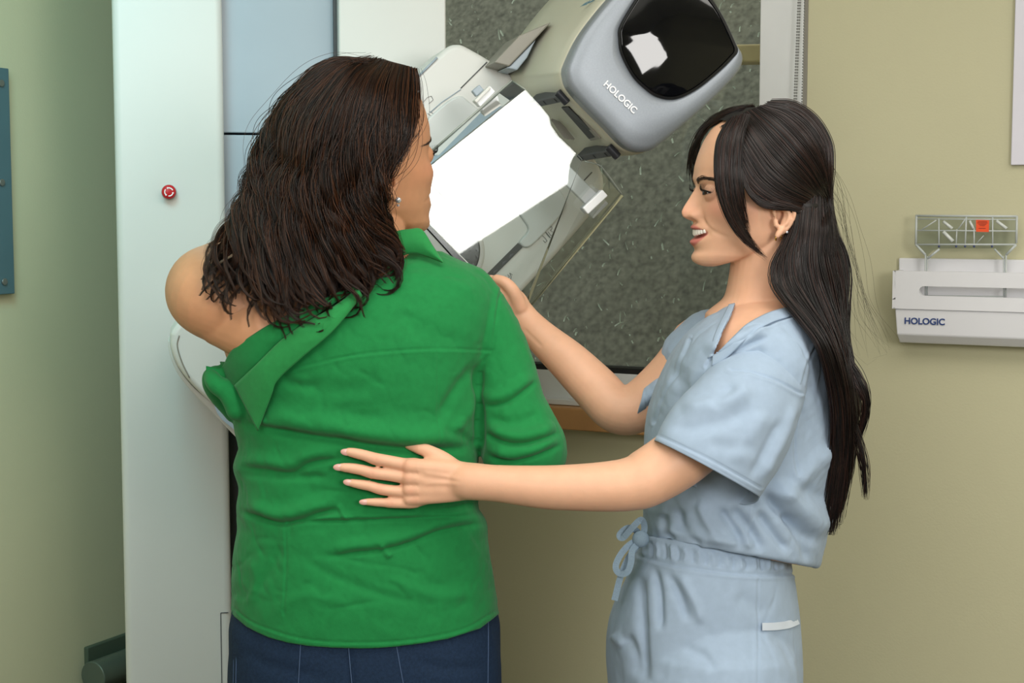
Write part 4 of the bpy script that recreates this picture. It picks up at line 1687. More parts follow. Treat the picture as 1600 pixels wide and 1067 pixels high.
kill = (cy > hem) | ((cy < neck) & (cx < 662) & ~((cx < 376) & (cy > 566))) | (cy < 372)
V, Q, used = cull(V, Q, kill)
shirt = fast_mesh('shirt', V, Q, M['shirt'], pbody)
shirt.parent = pat
shirt.matrix_parent_inverse = Matrix.Translation(-pat.location)
solidify(shirt, .0016)
tyf = lambda x, y: torsoY(x, y)
sheet('collar_stand', [(322, 572), (346, 574), (362, 548), (400, 520), (440, 497), (500, 470), (552, 446)],
      [(322, 598), (340, 609), (356, 609), (368, 603), (402, 569), (442, 530), (500, 488), (556, 452)], tyf, M['shirt'], shirt, lift=.0085, bulge=.004, jit=.0012)
sheet('collar', [(366, 602), (400, 570), (440, 531), (480, 503), (520, 480), (560, 450)],
      [(403, 673), (424, 618), (434, 594), (470, 560), (520, 517), (566, 462)], tyf, M['shirt_in'], shirt, lift=.014, bulge=.004, nu=90, jit=.0008)
cf = lambda x, y: 2.085 + .0 * x
sheet('collar', [(600, 372), (618, 362), (640, 358), (659, 359), (676, 384), (692, 409)],
      [(604, 440), (612, 416), (624, 402), (645, 396), (668, 401), (692, 410)], cf, M['shirt_in'], shirt, lift=.0, bulge=.006, nv=10)

# --- jeans
rows = [(925, 374, 766, 2.162, .120), (955, 368, 771, 2.163, .126), (1000, 360, 779, 2.164, .131), (1035, 356, 783, 2.165, .134), (1075, 355, 784, 2.165, .133), (1110, 356, 784, 2.166, .13)]
mb = MB().loft(rings_world([((a + b) / 2, y, Yc, (b - a) / 2, 0, 0, 0, 0, bb, 2.5) for y, a, b, Yc, bb in rows], 40, 80))
for sx in (-1, 1):
    mb.limb([(PXC + sx * .088, 2.165, .90), (PXC + sx * .097, 2.165, .75), (PXC + sx * .1, 2.165, .5), (PXC + sx * .1, 2.175, .30), (PXC + sx * .1, 2.18, .14)], [.108, .1, .078, .072, .075], 28)
V, Q = grow(mb, .004, 6)
N_ = vnormals(V, Q)
V = crease(V, N_, [([(545, 1005), (548, 1040), (552, 1100)], 5, 3, 'v'), ([(380, 1010), (420, 1040), (520, 1060)], 10, 2, 'v'), ([(640, 1030), (700, 1045), (770, 1040)], 9, 2, 'v')], N_[:, 1] < .2)
jeans = fast_mesh('jeans', V, Q, M['denim'], pat)


def jY(x, y):
    g = lambda k: np.interp(y, [q[0] for q in rows], [q[k] for q in rows])
    cx, hw = (g(1) + g(2)) / 2, (g(2) - g(1)) / 2
    u = np.clip(np.abs(x - cx) / hw, 0, .97)
    return g(3) - g(4) * (1 - u ** 2.5) ** .4


for path in ([(470, 1000), (468, 1035), (465, 1090)], [(544, 1004), (547, 1040), (552, 1090)], [(618, 1000), (624, 1035), (634, 1090)], [(369, 975), (366, 1010), (364, 1090)], [(763, 970), (763, 1010), (762, 1090)],
             [(373, 975), (370, 1010), (368, 1090)]):
    q = crom(np.array(path, float), 24)
    MB().tube(PY(q[:, 0], q[:, 1], jY(q[:, 0], q[:, 1]) - .0004), .0008, 6).build('seam', M['stitch'], jeans)
for sx in (-1, 1):
    mb = MB()
    base = np.array([PXC + sx * .105, 2.17, 0])
    rr = []
    for y, w_, h in ((-.05, .030, .07), (-.02, .037, .085), (.04, .039, .08), (.10, .042, .06), (.16, .040, .045), (.20, .022, .03)):
        a = np.linspace(0, 2 * PI, 24, endpoint=False)
        rr.append(np.stack([base[0] + w_ * np.cos(a), np.full(24, base[1] + y), h / 2 + h / 2 * np.sin(a) + .001], -1))
    mb.loft(rr)
    mb.build('shoe', mat('shoe_dark', (40, 38, 40), .5), pat)

# --- hair
TT = 60


def phull(px, py):
    u = ((px - 545) / 125) ** 2 + ((py - 235) / 142) ** 2
    return u


def g3(pts):
    out = []
    for x, y in pts:
        u = ((x - 548) / 122.0) ** 2 + ((y - 228) / 140.0) ** 2
        if y > 228:
            u = ((x - 535) / 150.0) ** 2
        head_y = 2.15 - .120 * math.sqrt(max(0, 1 - u))
        back_y = float(np.interp(y, [330, 400, 440, 480, 520], [2.045, 2.045, 2.03, 2.02, 2.012])) + .022 * ((x - 480) / 150.0) ** 2
        t = min(max((y - 300) / 90.0, 0), 1)
        out.append((x, y, head_y * (1 - t) + back_y * t))
    return out


G_ = [
    [(566, 101), (520, 100), (470, 135), (432, 200), (408, 262), (395, 308), (372, 348), (346, 392), (338, 430), (330, 458)],
    [(570, 99), (520, 106), (470, 150), (436, 218), (412, 290), (388, 350), (362, 410), (350, 450), (352, 478)],
    [(576, 97), (528, 112), (482, 165), (450, 235), (424, 310), (402, 375), (384, 430), (378, 470), (392, 494)],
    [(584, 96), (545, 115), (505, 180), (474, 250), (448, 325), (428, 395), (414, 450), (420, 486), (440, 500)],
    [(592, 96), (560, 122), (528, 190), (502, 260), (480, 335), (464, 405), (452, 460), (458, 495), (486, 510)],
    [(602, 96), (578, 126), (556, 195), (534, 265), (516, 340), (502, 410), (494, 460), (500, 492), (520, 500)],
    [(612, 97), (598, 132), (586, 200), (570, 270), (556, 340), (546, 405), (540, 450), (540, 478), (528, 502)],
    [(622, 99), (614, 135), (606, 200), (592, 265), (582, 330), (578, 390), (578, 430), (572, 455), (556, 476)],
    [(634, 103), (630, 140), (618, 195), (598, 248), (578, 300), (582, 350), (602, 395), (606, 430), (590, 452)],
    [(645, 108), (648, 140), (640, 190), (614, 236), (586, 266), (574, 310), (588, 352), (604, 388), (604, 425)],
]
G_ = [g3(g) for g in G_]
F = guide_field(G_, TT)
tpar = np.linspace(0, 1, TT)


def patient_strands(n_clump, per, spread, amp, rad, base, warm, dY=0.0, lo=0.0, hi=1.0, tipcurl=10):
    out, rr = [], []
    s = rng.random(n_clump) * (len(F) - 1) * (hi - lo) + lo * (len(F) - 1)
    C = from_guides(F, s)
    ph = s[:, None] * 1.6 + rng.normal(0, .7, (n_clump, 1))
    fr = 2.5 + .4 * np.sin(s[:, None] * 1.3) + rng.normal(0, .25, (n_clump, 1))
    env_ = np.clip((tpar - .12) * 1.7, 0, 1)
    wv = amp * np.sin(2 * PI * fr * tpar + ph) * env_
    wv2 = amp * .0007 * np.sin(2 * PI * fr * tpar + ph + 1.7) * env_
    cut = rng.uniform(.84, 1.03, n_clump)
    layer = rng.random(n_clump)
    tw = rng.choice([-1, 1], n_clump)
    for k in range(n_clump):
        tt = np.clip(tpar * cut[k], 0, 1) * (TT - 1)
        ctr = np.stack([np.interp(tt, np.arange(TT), C[k, :, q]) for q in range(3)], -1)
        d = np.gradient(ctr[:, :2], axis=0)
        d /= np.linalg.norm(d, axis=1)[:, None] + 1e-9
        nrm = np.stack([-d[:, 1], d[:, 0]], -1)
        base_c = ctr.copy()
        base_c[:, :2] += nrm * wv[k][:, None]
        base_c[:, 2] += wv2[k] + layer[k] * .024 * np.sqrt(tpar) * (1 - .6 * tpar) + dY - .008 * tpar ** 3
        # curled tip
        ct = np.clip((tpar - .80) / .2, 0, 1)
        base_c[:, :2] += nrm * (tw[k] * tipcurl * np.sin(ct * 3.9) * ct ** 1.5)[:, None]
        base_c[:, 1] -= 7 * ct ** 2 * rng.random()
        a = rng.normal(0, 1, (per, 2))
        prof = (.55 + .75 * np.sin(PI * np.clip(tpar * 1.05, 0, 1)) - .35 * tpar ** 3)
        for j in range(per):
            q = base_c.copy()
            wob = 1 + .25 * np.sin(tpar * rng.uniform(4, 9) + rng.random() * 6)
            q[:, :2] += nrm * (a[j, 0] * spread * prof * wob)[:, None]
            q[:, 2] += a[j, 1] * spread * .0008 * prof
            out.append(PY(q[:, 0], q[:, 1], q[:, 2]))
            rr.append(rad * np.interp(tpar, [0, .1, .75, 1], [.7, 1, .9, .12]))
    return np.array(out), np.array(rr)


ln, rr = patient_strands(220, 40, 5.2, 20, .00044, 0, 0, tipcurl=15)
ln2, rr2 = patient_strands(70, 4, 12, 12, .00026, 0, 0, dY=-.006)
ln = np.concatenate([ln, ln2])
rr = np.concatenate([rr, rr2])
phair = strands('hair', ln, rr, M['hair'], pat, (20, 13, 10), .30, (88, 52, 30), 3)
# dense hair body underneath
rowsH = [(112, 545, 638, .05, 2.165), (135, 505, 643, .085, 2.165), (170, 475, 638, .100, 2.165), (210, 456, 618, .106, 2.165), (250, 440, 598, .106, 2.165), (290, 424, 586, .10, 2.165),
         (330, 406, 586, .085, 2.165), (370, 392, 588, .065, 2.15), (410, 374, 590, .055, 2.12), (440, 366, 580, .045, 2.10), (465, 380, 560, .03, 2.083)]
ctrl = [((a + b) / 2, y, yc, (b - a) / 2 * .95, 0, 0, 0, 0, bb * .9, 2.1) for y, a, b, bb, yc in rowsH]
MB().loft(rings_world(ctrl, 60, 60)).build('hair_mass', M['haircap'], phair)

# ================================================================== TECHNICIAN
M['scrub'] = mat('scrub_blue_cotton', (158, 177, 198), 0.85, var=0.05, nscale=90, bump=0.18, bscale=1500, spec=0.2, sheen=.1)
M['scrub_d'] = mat('drawstring_blue_grey', (134, 156, 174), 0.85, var=0.1, nscale=500, bump=0.4, bscale=1400)
M['scrub_w'] = mat('tape_white', (206, 216, 228), 0.7, var=0.05)
tec = empty('person', (PY(1150, 800, 2.2)[0], 2.2, 0.0))
tag(tec, 'smiling young woman with long dark hair in pale blue scrubs, seen in profile', 'person')

TF = (-math.cos(math.radians(8)), -math.sin(math.radians(8)), .02)
tT, tTi, tR = head_frame(PY(1195, 300, 2.2), TF, (0.0, 0, 1), 1.0)
mb = MB()
TV = head_grid(1.0)
add_head(mb, TV, tT)
lid_ball(mb, tT, -1)
lid_ball(mb, tT, 1)
for sd in (1, -1):
    ear_parts(mb, lambda q: tT(np.asarray(q) * [1.05, .9, .80] + [0, 8, -17]), sd, 1.0)
p, r = pxlimb([(1206, 340, 2.2, 56), (1196, 400, 2.2, 53), (1190, 440, 2.2, 52), (1186, 475, 2.2, 58), (1180, 505, 2.2, 80)], 26)
mb.limb(p, r, 30)
# rows: py(left), left, py(right), right, Yc, b, n
SR = np.array([
    (472, 1146, 464, 1252, 2.20, .066, 2.2), (488, 1116, 484, 1270, 2.20, .115, 2.2), (506, 1088, 506, 1283, 2.20, .150, 2.2), (535, 1060, 535, 1294, 2.20, .170, 2.3), (580, 1034, 580, 1303, 2.20, .172, 2.3),
    (640, 1012, 640, 1308, 2.20, .160, 2.3), (700, 1005, 705, 1306, 2.20, .152, 2.3), (755, 1004, 768, 1302, 2.20, .150, 2.3), (800, 1005, 825, 1296, 2.20, .152, 2.3), (832, 1006, 872, 1286, 2.20, .156, 2.3),
    (840, 1012, 888, 1276, 2.20, .152, 2.3), (836, 1040, 876, 1250, 2.20, .12, 2.3)])


def scrub_ctrl(k=1.0, db=0.0, rows=SR):
    return [((l + r) / 2, (a + b) / 2, Y, (r - l) / 2 * k, (b - a) / 2 * k, 0, 0, 0, bb + db, n) for a, l, b, r, Y, bb, n in rows]


def scrubY(px, py):
    px = np.asarray(px, float); py = np.asarray(py, float)
    m_ = (SR[:, 0] + SR[:, 2]) / 2
    m_ = np.maximum.accumulate(m_)
    g = lambda k: np.interp(py, m_, SR[:, k])
    cx, hw = (g(1) + g(3)) / 2, (g(3) - g(1)) / 2
    u = np.clip(np.abs(px - cx) / hw, 0, .98)
    n = g(6)
    return g(4) - g(5) * (1 - u ** n) ** (1 / n)


mb.loft(rings_world(scrub_ctrl(.90, -.022, SR[:11]), 50, 48))
# near arm reaching to the other woman's back
hY = 2.016
ARM = [(722, 752, 2.020, 29), (735, 752, 2.014, 30), (780, 755.5, 2.006, 29.5), (850, 761, 2.000, 34.5), (900, 761.5, 1.998, 37), (950, 760, 1.998, 40), (985, 756, 2.000, 42.5), (1012, 746, 2.004, 46),
       (1070, 708, 2.02, 49), (1140, 640, 2.05, 50), (1195, 575, 2.085, 50)]
p, r = pxlimb(ARM, 70)
mb.limb(p, r, 30)


def finger(pts, n=22):
    p, r = pxlimb(pts, n)
    mb.limb(p, r, 14)


def bY(x, y, rpx, e=0.0):
    return float(torsoY(x, y)) - .002 - rpx * 2.02 / FPX + e


def fing(pts):
    finger([(x, y, min(bY(x, y, r_), 2.022), r_) for x, y, r_ in pts])


fing([(690, 735, 12.5), (650, 726, 11), (633, 726, 10.8), (610, 721, 9.8), (587, 717, 10), (572, 712, 8.8), (558, 708.5, 8.4), (545, 706, 7), (540, 705.5, 5)])
fing([(690, 748, 12.5), (655, 746, 11), (636, 746, 10.6), (608, 742, 9.8), (581, 738.5, 9.6), (565, 734, 8.8), (550, 731.5, 8.4), (535, 730, 7), (529, 730, 5)])
fing([(690, 760, 12.5), (658, 766, 11), (640, 768.5, 10.2), (617, 767, 9.4), (594, 764, 9.2), (579, 759.5, 8.4), (565, 757, 8), (550, 754.5, 6.6), (543, 753.5, 5)])
fing([(695, 768, 12), (664, 779, 10.5), (646, 785, 9.6), (628, 786, 8.6), (610, 785.5, 8.4), (599, 785, 7.4), (588, 784.5, 7), (574, 784, 5.8), (568, 784, 4.4)])
finger([(714, 736, 2.024, 16), (692, 718, 2.028, 14), (670, 706, 2.034, 12), (654, 699, 2.040, 10.5), (640, 694, 2.046, 9)])
# body of the hand
for (y0, y1, r0, r1) in ((738, 728, 17, 12), (750, 747, 18, 12.5), (762, 765, 17, 12), (768, 780, 14, 10)):
    finger([(728, y0, 2.02, r0), (700, (y0 * .6 + y1 * .4), 2.016, r0 * .95), (670, (y0 * .3 + y1 * .7), 2.016, (r0 + r1) / 2), (640, y1, 2.018, r1)])
# far arm up to the clear shield
FARM = [(1095, 545, 2.33, 52), (1050, 590, 2.33, 42), (1000, 634, 2.33, 40), (965, 640, 2.33, 38), (930, 606, 2.35, 37), (890, 566, 2.37, 33), (850, 530, 2.39, 27), (826, 505, 2.405, 23), (812, 488, 2.41, 22)]
p, r = pxlimb(FARM, 60)
mb.limb(p, r, 28)
finger([(816, 494, 2.41, 20), (805, 474, 2.405, 21), (796, 462, 2.40, 18)])
finger([(812, 492, 2.42, 18), (796, 480, 2.42, 18), (782, 466, 2.41, 15)])
for k in range(4):
    finger([(800 - k * 6, 462 + k * 8, 2.40, 11.5), (784 - k * 6, 446 + k * 9, 2.395, 10), (768 - k * 5, 438 + k * 9, 2.40, 9), (758 - k * 4, 440 + k * 9, 2.412, 7.5)])
finger([(812, 480, 2.395, 13), (802, 456, 2.385, 11), (790, 442, 2.384, 9.5), (776, 436, 2.39, 8)])
# hips, legs, feet (inside the trousers)
TXC = PY(1105, 1000, 2.2)[0]
mb.limb([(TXC - .02, 2.17, .90), (TXC - .02, 2.23, .90)], [.09, .09], 22)
for sy in (-1, 1):
    mb.limb([(TXC - .02, 2.2 + sy * .07, .90), (TXC - .03, 2.2 + sy * .085, .62), (TXC - .03, 2.2 + sy * .09, .46), (TXC - .01, 2.2 + sy * .09, .12)], [.07, .06, .05, .034], 20)
    mb.limb([(TXC - .01, 2.2 + sy * .09, .06), (TXC - .10, 2.2 + sy * .092, .045), (TXC - .17, 2.2 + sy * .095, .035)], [.034, .034, .024], 16)
XA, XB = PY(720, 750, 2.0)[0], PY(652, 750, 2.0)[0]


def keep_tec(co, it, kf=keep_face(tTi)):
    nearh = (co[:, 1] < 2.1) & (co[:, 0] < XA + .05)
    fing_ = nearh & (co[:, 0] < XB)
    k = kf(co, min(it, 4)) if it < 9 else np.zeros(len(co))
    k = np.where(nearh, 1.0, k)
    return np.where(fing_, .7 if it < 4 else 0.0, k)


V, Q = grow(mb, 0.0016, 30, keep_tec)
tone = skin_tone(tTi(V), SKIN1)
# knuckles and finger joints a touch pinker
px, py = proj(V)
pk = np.array(lin((222, 158, 130))[:3])
near = V[:, 1] < 2.1
for (kx, ky) in ((633, 727), (636, 746), (640, 767), (647, 783), (587, 717), (581, 739), (594, 764), (610, 786)):
    m_ = .5 * np.exp(-(((px - kx) / 9) ** 2 + ((py - ky) / 7) ** 2)) * near
    tone = tone * (1 - m_[:, None]) + pk * m_[:, None]
N_ = vnormals(V, Q)
V = crease(V, N_, [([(655, 738), (690, 743), (725, 750)], 3.5, .7, 'r'), ([(655, 757), (690, 755), (725, 757)], 3.5, .7, 'r'), ([(650, 746), (690, 749), (722, 753)], 3.5, .5, 'v'),
                   ([(840, 560), (866, 548), (850, 515)], 30, .0, 'v'), ([(815, 510), (850, 545)], 3, .9, 'v'),
                   ([(586, 712), (588, 722)], 1.6, .4, 'v'), ([(580, 733), (582, 745)], 1.6, .4, 'v'), ([(593, 759), (595, 769)], 1.6, .4, 'v'), ([(609, 781), (611, 790)], 1.6, .4, 'v')], N_[:, 1] < .2)
tbody = fast_mesh('body', V, Q, M['skin'], tec, tone)
eye_set(tT, tR, tbody, 1, .85)
eye_set(tT, tR, tbody, -1, .85)
brow(TV, tT, tbody, 1, 190)
brow(TV, tT, tbody, -1, 190)
# teeth
mbT = []
yb_ = lambda x: 109.5 - 9.5 * (x / 28.0) ** 2
up_ = MB()
for k in range(-5, 6):
    x0 = k * 5.2
    wd = 2.65 if abs(k) < 2 else 2.3
    hgt = 10.5 - .6 * abs(k)
    lift = 2.6 * min(abs(x0) / 31, 1.2) ** 2
    c = np.array([x0, yb_(x0), -60.0 + lift - hgt / 2])
    u = MB().sphere((0, 0, 0), 1.0, 14, 10)
    v = np.array(u.v)
    v = np.sign(v) * np.abs(v) ** .6 * [wd, 2.6, hgt / 2]
    ang_ = -math.atan(2 * 9.5 * x0 / 26 ** 2)
    ca, sa = math.cos(ang_), math.sin(ang_)
    v = np.stack([v[:, 0] * ca - v[:, 1] * sa, v[:, 0] * sa + v[:, 1] * ca, v[:, 2]], -1)
    up_.add(tT(v + c), u.f)
up_.build('teeth', M['teeth'], tbody)
# earrings on the near ear
ex = lambda q: tT(np.array(q, float))
a = np.linspace(0, 2 * PI, 24)
for (y, z, rr, th) in ((4, -69, 4.6, 1.3), (-4, -66.5, 4.6, .8)):
    MB().tube(tT(np.stack([76 + rr * .55 * np.cos(a), np.full(24, y) + .2 * rr * np.cos(a), z + rr * np.sin(a)], -1)), np.full(24, th * .00092), 8).build('hoop_earring', M['gold'], tbody)
MB().sphere(ex((79.5, -12, -61)), .0020, 12, 8).build('stud_earring', M['gem'], tbody, smooth=False)
# nails
for (x, y, dx, dy, l, w_) in ((541, 706.5, -1, -.12, 9.5, 5.6), (530, 730.2, -1, .0, 10, 5.8), (545, 754, -1, -.15, 9.5, 5.4), (569, 784.5, -1, 0.0, 8.5, 4.8)):
    Yn = min(bY(x, y, 6), 2.022) - .0022
    c = PY(np.array(x), np.array(y), Yn)
    k = Yn / FPX
    ax = np.array([dx, 0.10, -dy]); ax /= np.linalg.norm(ax)
    nn = np.array([0.1, -1, .0]); nn -= ax * (nn @ ax); nn /= np.linalg.norm(nn)
    s_ = np.cross(ax, nn)
    MB().sphere(c, (l * k, w_ * k, .0024), 18, 10, [ax, s_, nn]).build('fingernail', M['nail'], tbody)

# --- scrub top
mb = MB().loft(rings_world(scrub_ctrl(), 110, 90))
p, r = pxlimb([(1195, 535, 2.10, 50), (1205, 560, 2.075, 58), (1205, 590, 2.07, 56)], 12)
mb.limb(p, r, 30)
p, r = pxlimb([(1110, 530, 2.31, 48), (1078, 556, 2.32, 46)], 10)
mb.limb(p, r, 26)
V, Q = grow(mb, .0021, 10)
N_ = vnormals(V, Q)
st = [
    ([(1118, 560), (1135, 556), (1180, 518), (1222, 498), (1262, 490)], 2.0, 1.8, 'seam'),
    ([(1140, 582), (1180, 586), (1222, 600), (1252, 616)], 2.2, 1.6, 'seam'),
    ([(1112, 560), (1104, 572)], 2, 1.0, 'seam'),
    ([(1078, 530), (1056, 580), (1034, 625), (1022, 660)], 2.0, 1.2, 'seam'),
    ([(1040, 560), (1060, 590), (1065, 640), (1040, 690)], 12, 3, 'v'),
    ([(1090, 600), (1080, 640), (1060, 680)], 10, 2.5, 'r'),
    ([(1100, 560), (1140, 548), (1180, 528), (1208, 522)], 7, 4.5, 's'),
    ([(1130, 580), (1160, 560), (1200, 545)], 9, 3, 'v'),
    ([(1285, 520), (1262, 570), (1250, 620), (1243, 690), (1245, 740)], 2.2, 1.3, 'seam'),
    ([(1195, 760), (1220, 790), (1255, 820), (1282, 850)], 12, 8, 's'),
    ([(1305, 690), (1260, 740), (1225, 770), (1200, 780)], 14, 5, 'r'),
    ([(1300, 780), (1262, 770), (1215, 745)], 12, 4, 'v'),
    ([(1120, 790), (1150, 830), (1160, 862)], 8, 6, 'v'),
    ([(1140, 790), (1175, 830), (1192, 866)], 8, 6.5, 'v'),
    ([(1060, 790), (1065, 825), (1100, 855)], 9, 5, 'v'),
    ([(1035, 800), (1040, 830), (1056, 848)], 7, 4.5, 'v'),
    ([(1090, 780), (1105, 815), (1130, 855)], 9, 5, 'r'),
    ([(1010, 820), (1060, 832), (1130, 846), (1200, 850)], 8, 4, 'r'),
    ([(1180, 795), (1210, 835), (1236, 866)], 7, 6, 'v'),
    ([(1225, 800), (1255, 850), (1262, 884)], 7, 5, 'v'),
    ([(1172, 760), (1178, 800), (1172, 850)], 2, 1.0, 'seam'),
    ([(1270, 600), (1285, 680), (1290, 760)], 16, 3, 'r'),
    ([(1020, 690), (1015, 740), (1020, 800)], 10, 3, 'v'),
]
V = crease(V, N_, [(a, b, c * 1.4, k) for a, b, c, k in st], N_[:, 1] < .25)
V = V + N_ * (vnoise(V, 8, 21) * .0014 + vnoise(V, 36, 22) * .0004 + .0017 * wrinkles(V, np.array([9., 9, 8]), 23))[:, None]
V = snap(V, [(1150, 466), (1142, 490), (1127, 520), (1113, 556)], 1.3)
V = snap(V, [(1113, 556), (1119, 553), (1134, 538), (1165, 508), (1205, 487), (1252, 474)], 1.3)
c = V[Q].mean(1)
cx, cy = proj(c)
nn = vnormals(V, Q)[Q].mean(1)
vee = inpoly(cx, cy, [(1150, 466), (1142, 490), (1127, 520), (1113, 556), (1119, 553), (1134, 538), (1165, 508), (1205, 487), (1252, 474), (1275, 440), (1140, 430)])
kill = vee & ((nn[:, 1] < .2) | (cy < 478))
kill |= (c[:, 1] > 2.2) & (cy < 478)
V, Q, used = cull(V, Q, kill)
top = fast_mesh('scrub_top', V, Q, M['scrub'], tec)
solidify(top, .0016)
sheet('neck_band', [(1114, 556), (1121, 551), (1134, 538), (1150, 522), (1165, 508), (1185, 496), (1205, 487), (1230, 480), (1256, 473)],
      [(1112, 572), (1127, 565), (1142, 553), (1158, 537), (1172, 524), (1190, 512), (1210, 502), (1234, 495), (1262, 489)], lambda x, y: scrubY(x, y), M['scrub'], top, nu=60, nv=8, lift=.0035, bulge=.0012)
sheet('neck_band', [(1114, 556), (1120, 538), (1127, 520), (1135, 504), (1142, 490), (1148, 474)],
      [(1106, 560), (1112, 540), (1118, 520), (1126, 503), (1133, 489), (1139, 476)], lambda x, y: scrubY(x, y), M['scrub'], top, nu=40, nv=8, lift=.0035, bulge=.001)
# chest pocket edge and pen loop
mb = MB()
ribbon(mb, [(1083, 604, 2.075), (1090, 610, 2.07), (1100, 602, 2.067)], 7, None, .004)
mb.build('pocket_loop', M['scrub_w'], top, smooth=False)

# near sleeve, open at the hem
nth = 96
th = np.linspace(0, 2 * PI, nth, endpoint=False)
ctrl = np.array([(1214, 535, 2.115, 40, 21, .045), (1207, 560, 2.085, 56, 28, .060), (1192, 590, 2.06, 66, 34, .066), (1165, 635, 2.035, 77, 40, .067), (1135, 682, 2.018, 85, 45, .064), (1103.5, 732, 2.004, 83.5, 45, .058)])
cc_ = crom(ctrl, 120)
V = []
for k, q in enumerate(cc_):
    t = k / 119
    S, C = np.sin(th), np.cos(th)
    x = q[0] + q[3] * C
    y = q[1] + q[4] * C
    drop = np.where(S > 0, S, S * .10) * 40 * t ** 2 * np.where(C > 0, 1 - .2 * C, 1.0)
    V.append(PY(x + S * 0, y + drop, q[2] + q[5] * S))
V = np.concatenate(V)
Q = grid_quads(120, nth)
N_ = vnormals(V, Q)
ctr = np.repeat(np.stack([V.reshape(120, nth, 3)[k].mean(0) for k in range(120)]), nth, 0)
flip = np.einsum('ij,ij->i', N_, V - ctr).mean() < 0
if flip:
    Q = Q[:, ::-1]
    N_ = -N_
st = [
    ([(1028, 680), (1105, 716), (1188, 762)], 1.6, 1.3, 'seam'),
    ([(1142, 577), (1180, 583), (1222, 598), (1252, 614)], 2.2, 1.8, 'seam'),
    ([(1060, 640), (1110, 632), (1150, 618), (1180, 600)], 12, 5, 'r'),
    ([(1045, 670), (1090, 668), (1140, 655), (1185, 630)], 12, 3.5, 'v'),
    ([(1150, 600), (1110, 640)], 9, 3, 'v'),
    ([(1246, 625), (1220, 690), (1185, 755)], 8, 4, 'r'),
    ([(1225, 650), (1195, 710), (1170, 752)], 7, 3.5, 'v'),
    ([(1200, 640), (1165, 690), (1150, 730)], 12, 3, 'r'),
    ([(1100, 690), (1150, 700), (1180, 690)], 12, 2, 'v'),
]
V = crease(V, N_, [(a, b, c * 1.4, k) for a, b, c, k in st], N_[:, 1] < .3)
V = V + N_ * (vnoise(V, 9, 31) * .0014 + .0014 * wrinkles(V, np.array([8., 8, 7]), 32))[:, None]
sl_ = fast_mesh('sleeve', V, Q, M['scrub'], top)
solidify(sl_, .0014)
mb = MB()
sp = crom(np.array([(1140, 574), (1180, 580), (1222, 596), (1252, 612)], float), 30)
# far sleeve, open at the hem
ctrl = np.array([(1108, 530, 2.31, -30, 30, .05), (1082, 556, 2.322, -33, 36, .058), (1050, 588, 2.328, -26, 36, .056), (1020, 615, 2.33, -14, 32, .052), (1001, 628, 2.33, -7, 29, .050)])
cc_ = crom(ctrl, 60)
V = np.concatenate([PY(q[0] + q[3] * np.cos(th) + 0 * th, q[1] + q[4] * np.cos(th), q[2] + q[5] * np.sin(th)) for q in cc_])
Q = grid_quads(60, nth)
N_ = vnormals(V, Q)
ctr = np.repeat(np.stack([V.reshape(60, nth, 3)[k].mean(0) for k in range(60)]), nth, 0)
if np.einsum('ij,ij->i', N_, V - ctr).mean() < 0:
    Q = Q[:, ::-1]
    N_ = -N_
V = crease(V, N_, [([(1006, 598), (1010, 630), (1016, 656)], 1.6, .9, 'seam'), ([(1060, 560), (1035, 600), (1020, 640)], 8, 3, 'v'), ([(1040, 575), (1018, 610)], 7, 2.5, 'r')], N_[:, 1] < .3)
s2 = fast_mesh('sleeve', V, Q, M['scrub'], top)
solidify(s2, .0014)

# --- trousers
PR = [(836, 1000, 864, 1234, .140), (852, 996, 884, 1238, .146), (868, 992, 896, 1240, .150), (905, 976, 915, 1244, .158), (945, 958, 950, 1249, .162), (985, 948, 985, 1252, .164), (1030, 947, 1030, 1254, .165), (1075, 950, 1075, 1255, .165), (1120, 952, 1120, 1254, .165)]
mb = MB().loft(rings_world([((l + r) / 2, (a + b) / 2, 2.2, (r - l) / 2, (b - a) / 2, 0, 0, 0, bb, 2.4) for a, l, b, r, bb in PR], 60, 80))
for sy in (-1, 1):
    mb.limb([(TXC - .005, 2.2 + sy * .075, .84), (TXC - .01, 2.2 + sy * .085, .7), (TXC - .01, 2.2 + sy * .09, .4), (TXC - .005, 2.2 + sy * .09, .14)], [.125, .115, .1, .095], 28)
V, Q = grow(mb, .0026, 6)
N_ = vnormals(V, Q)
st = [([(998, 868), (1060, 884), (1130, 894), (1190, 898), (1240, 896)], 2.4, 1.6, 'seam')]
R2 = random.Random(3)
for k in range(22):
    x = 1004 + k * 10.8
    t = k / 21
    y0 = 842 + 26 * min(1, t * 1.5)
    y1 = y0 + 28 - 4 * t
    j = R2.uniform(-3, 3)
    st.append(([(x + j, y0), (x + 3, (y0 + y1) / 2), (x + 2 + j, y1)], 2.4, 2.2, 'v' if k % 2 else 'r'))
st += [([(1020, 880), (1030, 930), (1032, 990)], 6, 5, 'v'), ([(1000, 890), (1002, 960), (1008, 1070)], 7, 7, 'v'), ([(1040, 890), (1062, 930), (1078, 975)], 7, 4, 'v'),
       ([(1060, 895), (1085, 940), (1098, 980)], 7, 3.5, 'r'), ([(1065, 1010), (1100, 1025), (1120, 1050)], 8, 2.5, 'v'), ([(1185, 905), (1186, 980), (1184, 1067)], 1.8, .8, 'seam'),
       ([(975, 990), (990, 1020), (996, 1060)], 8, 4, 'v'), ([(955, 990), (975, 1010)], 7, 3, 'r'), ([(1200, 990), (1225, 1010), (1240, 1050)], 8, 2, 'v'), ([(1150, 930), (1200, 960)], 12, 1.6, 'v')]
V = crease(V, N_, [(a, b, c * 1.4, k) for a, b, c, k in st], N_[:, 1] < .25)
V = V + N_ * (vnoise(V, 9, 41) * .0012 + .0014 * wrinkles(V, np.array([9., 9, 6]), 42))[:, None]
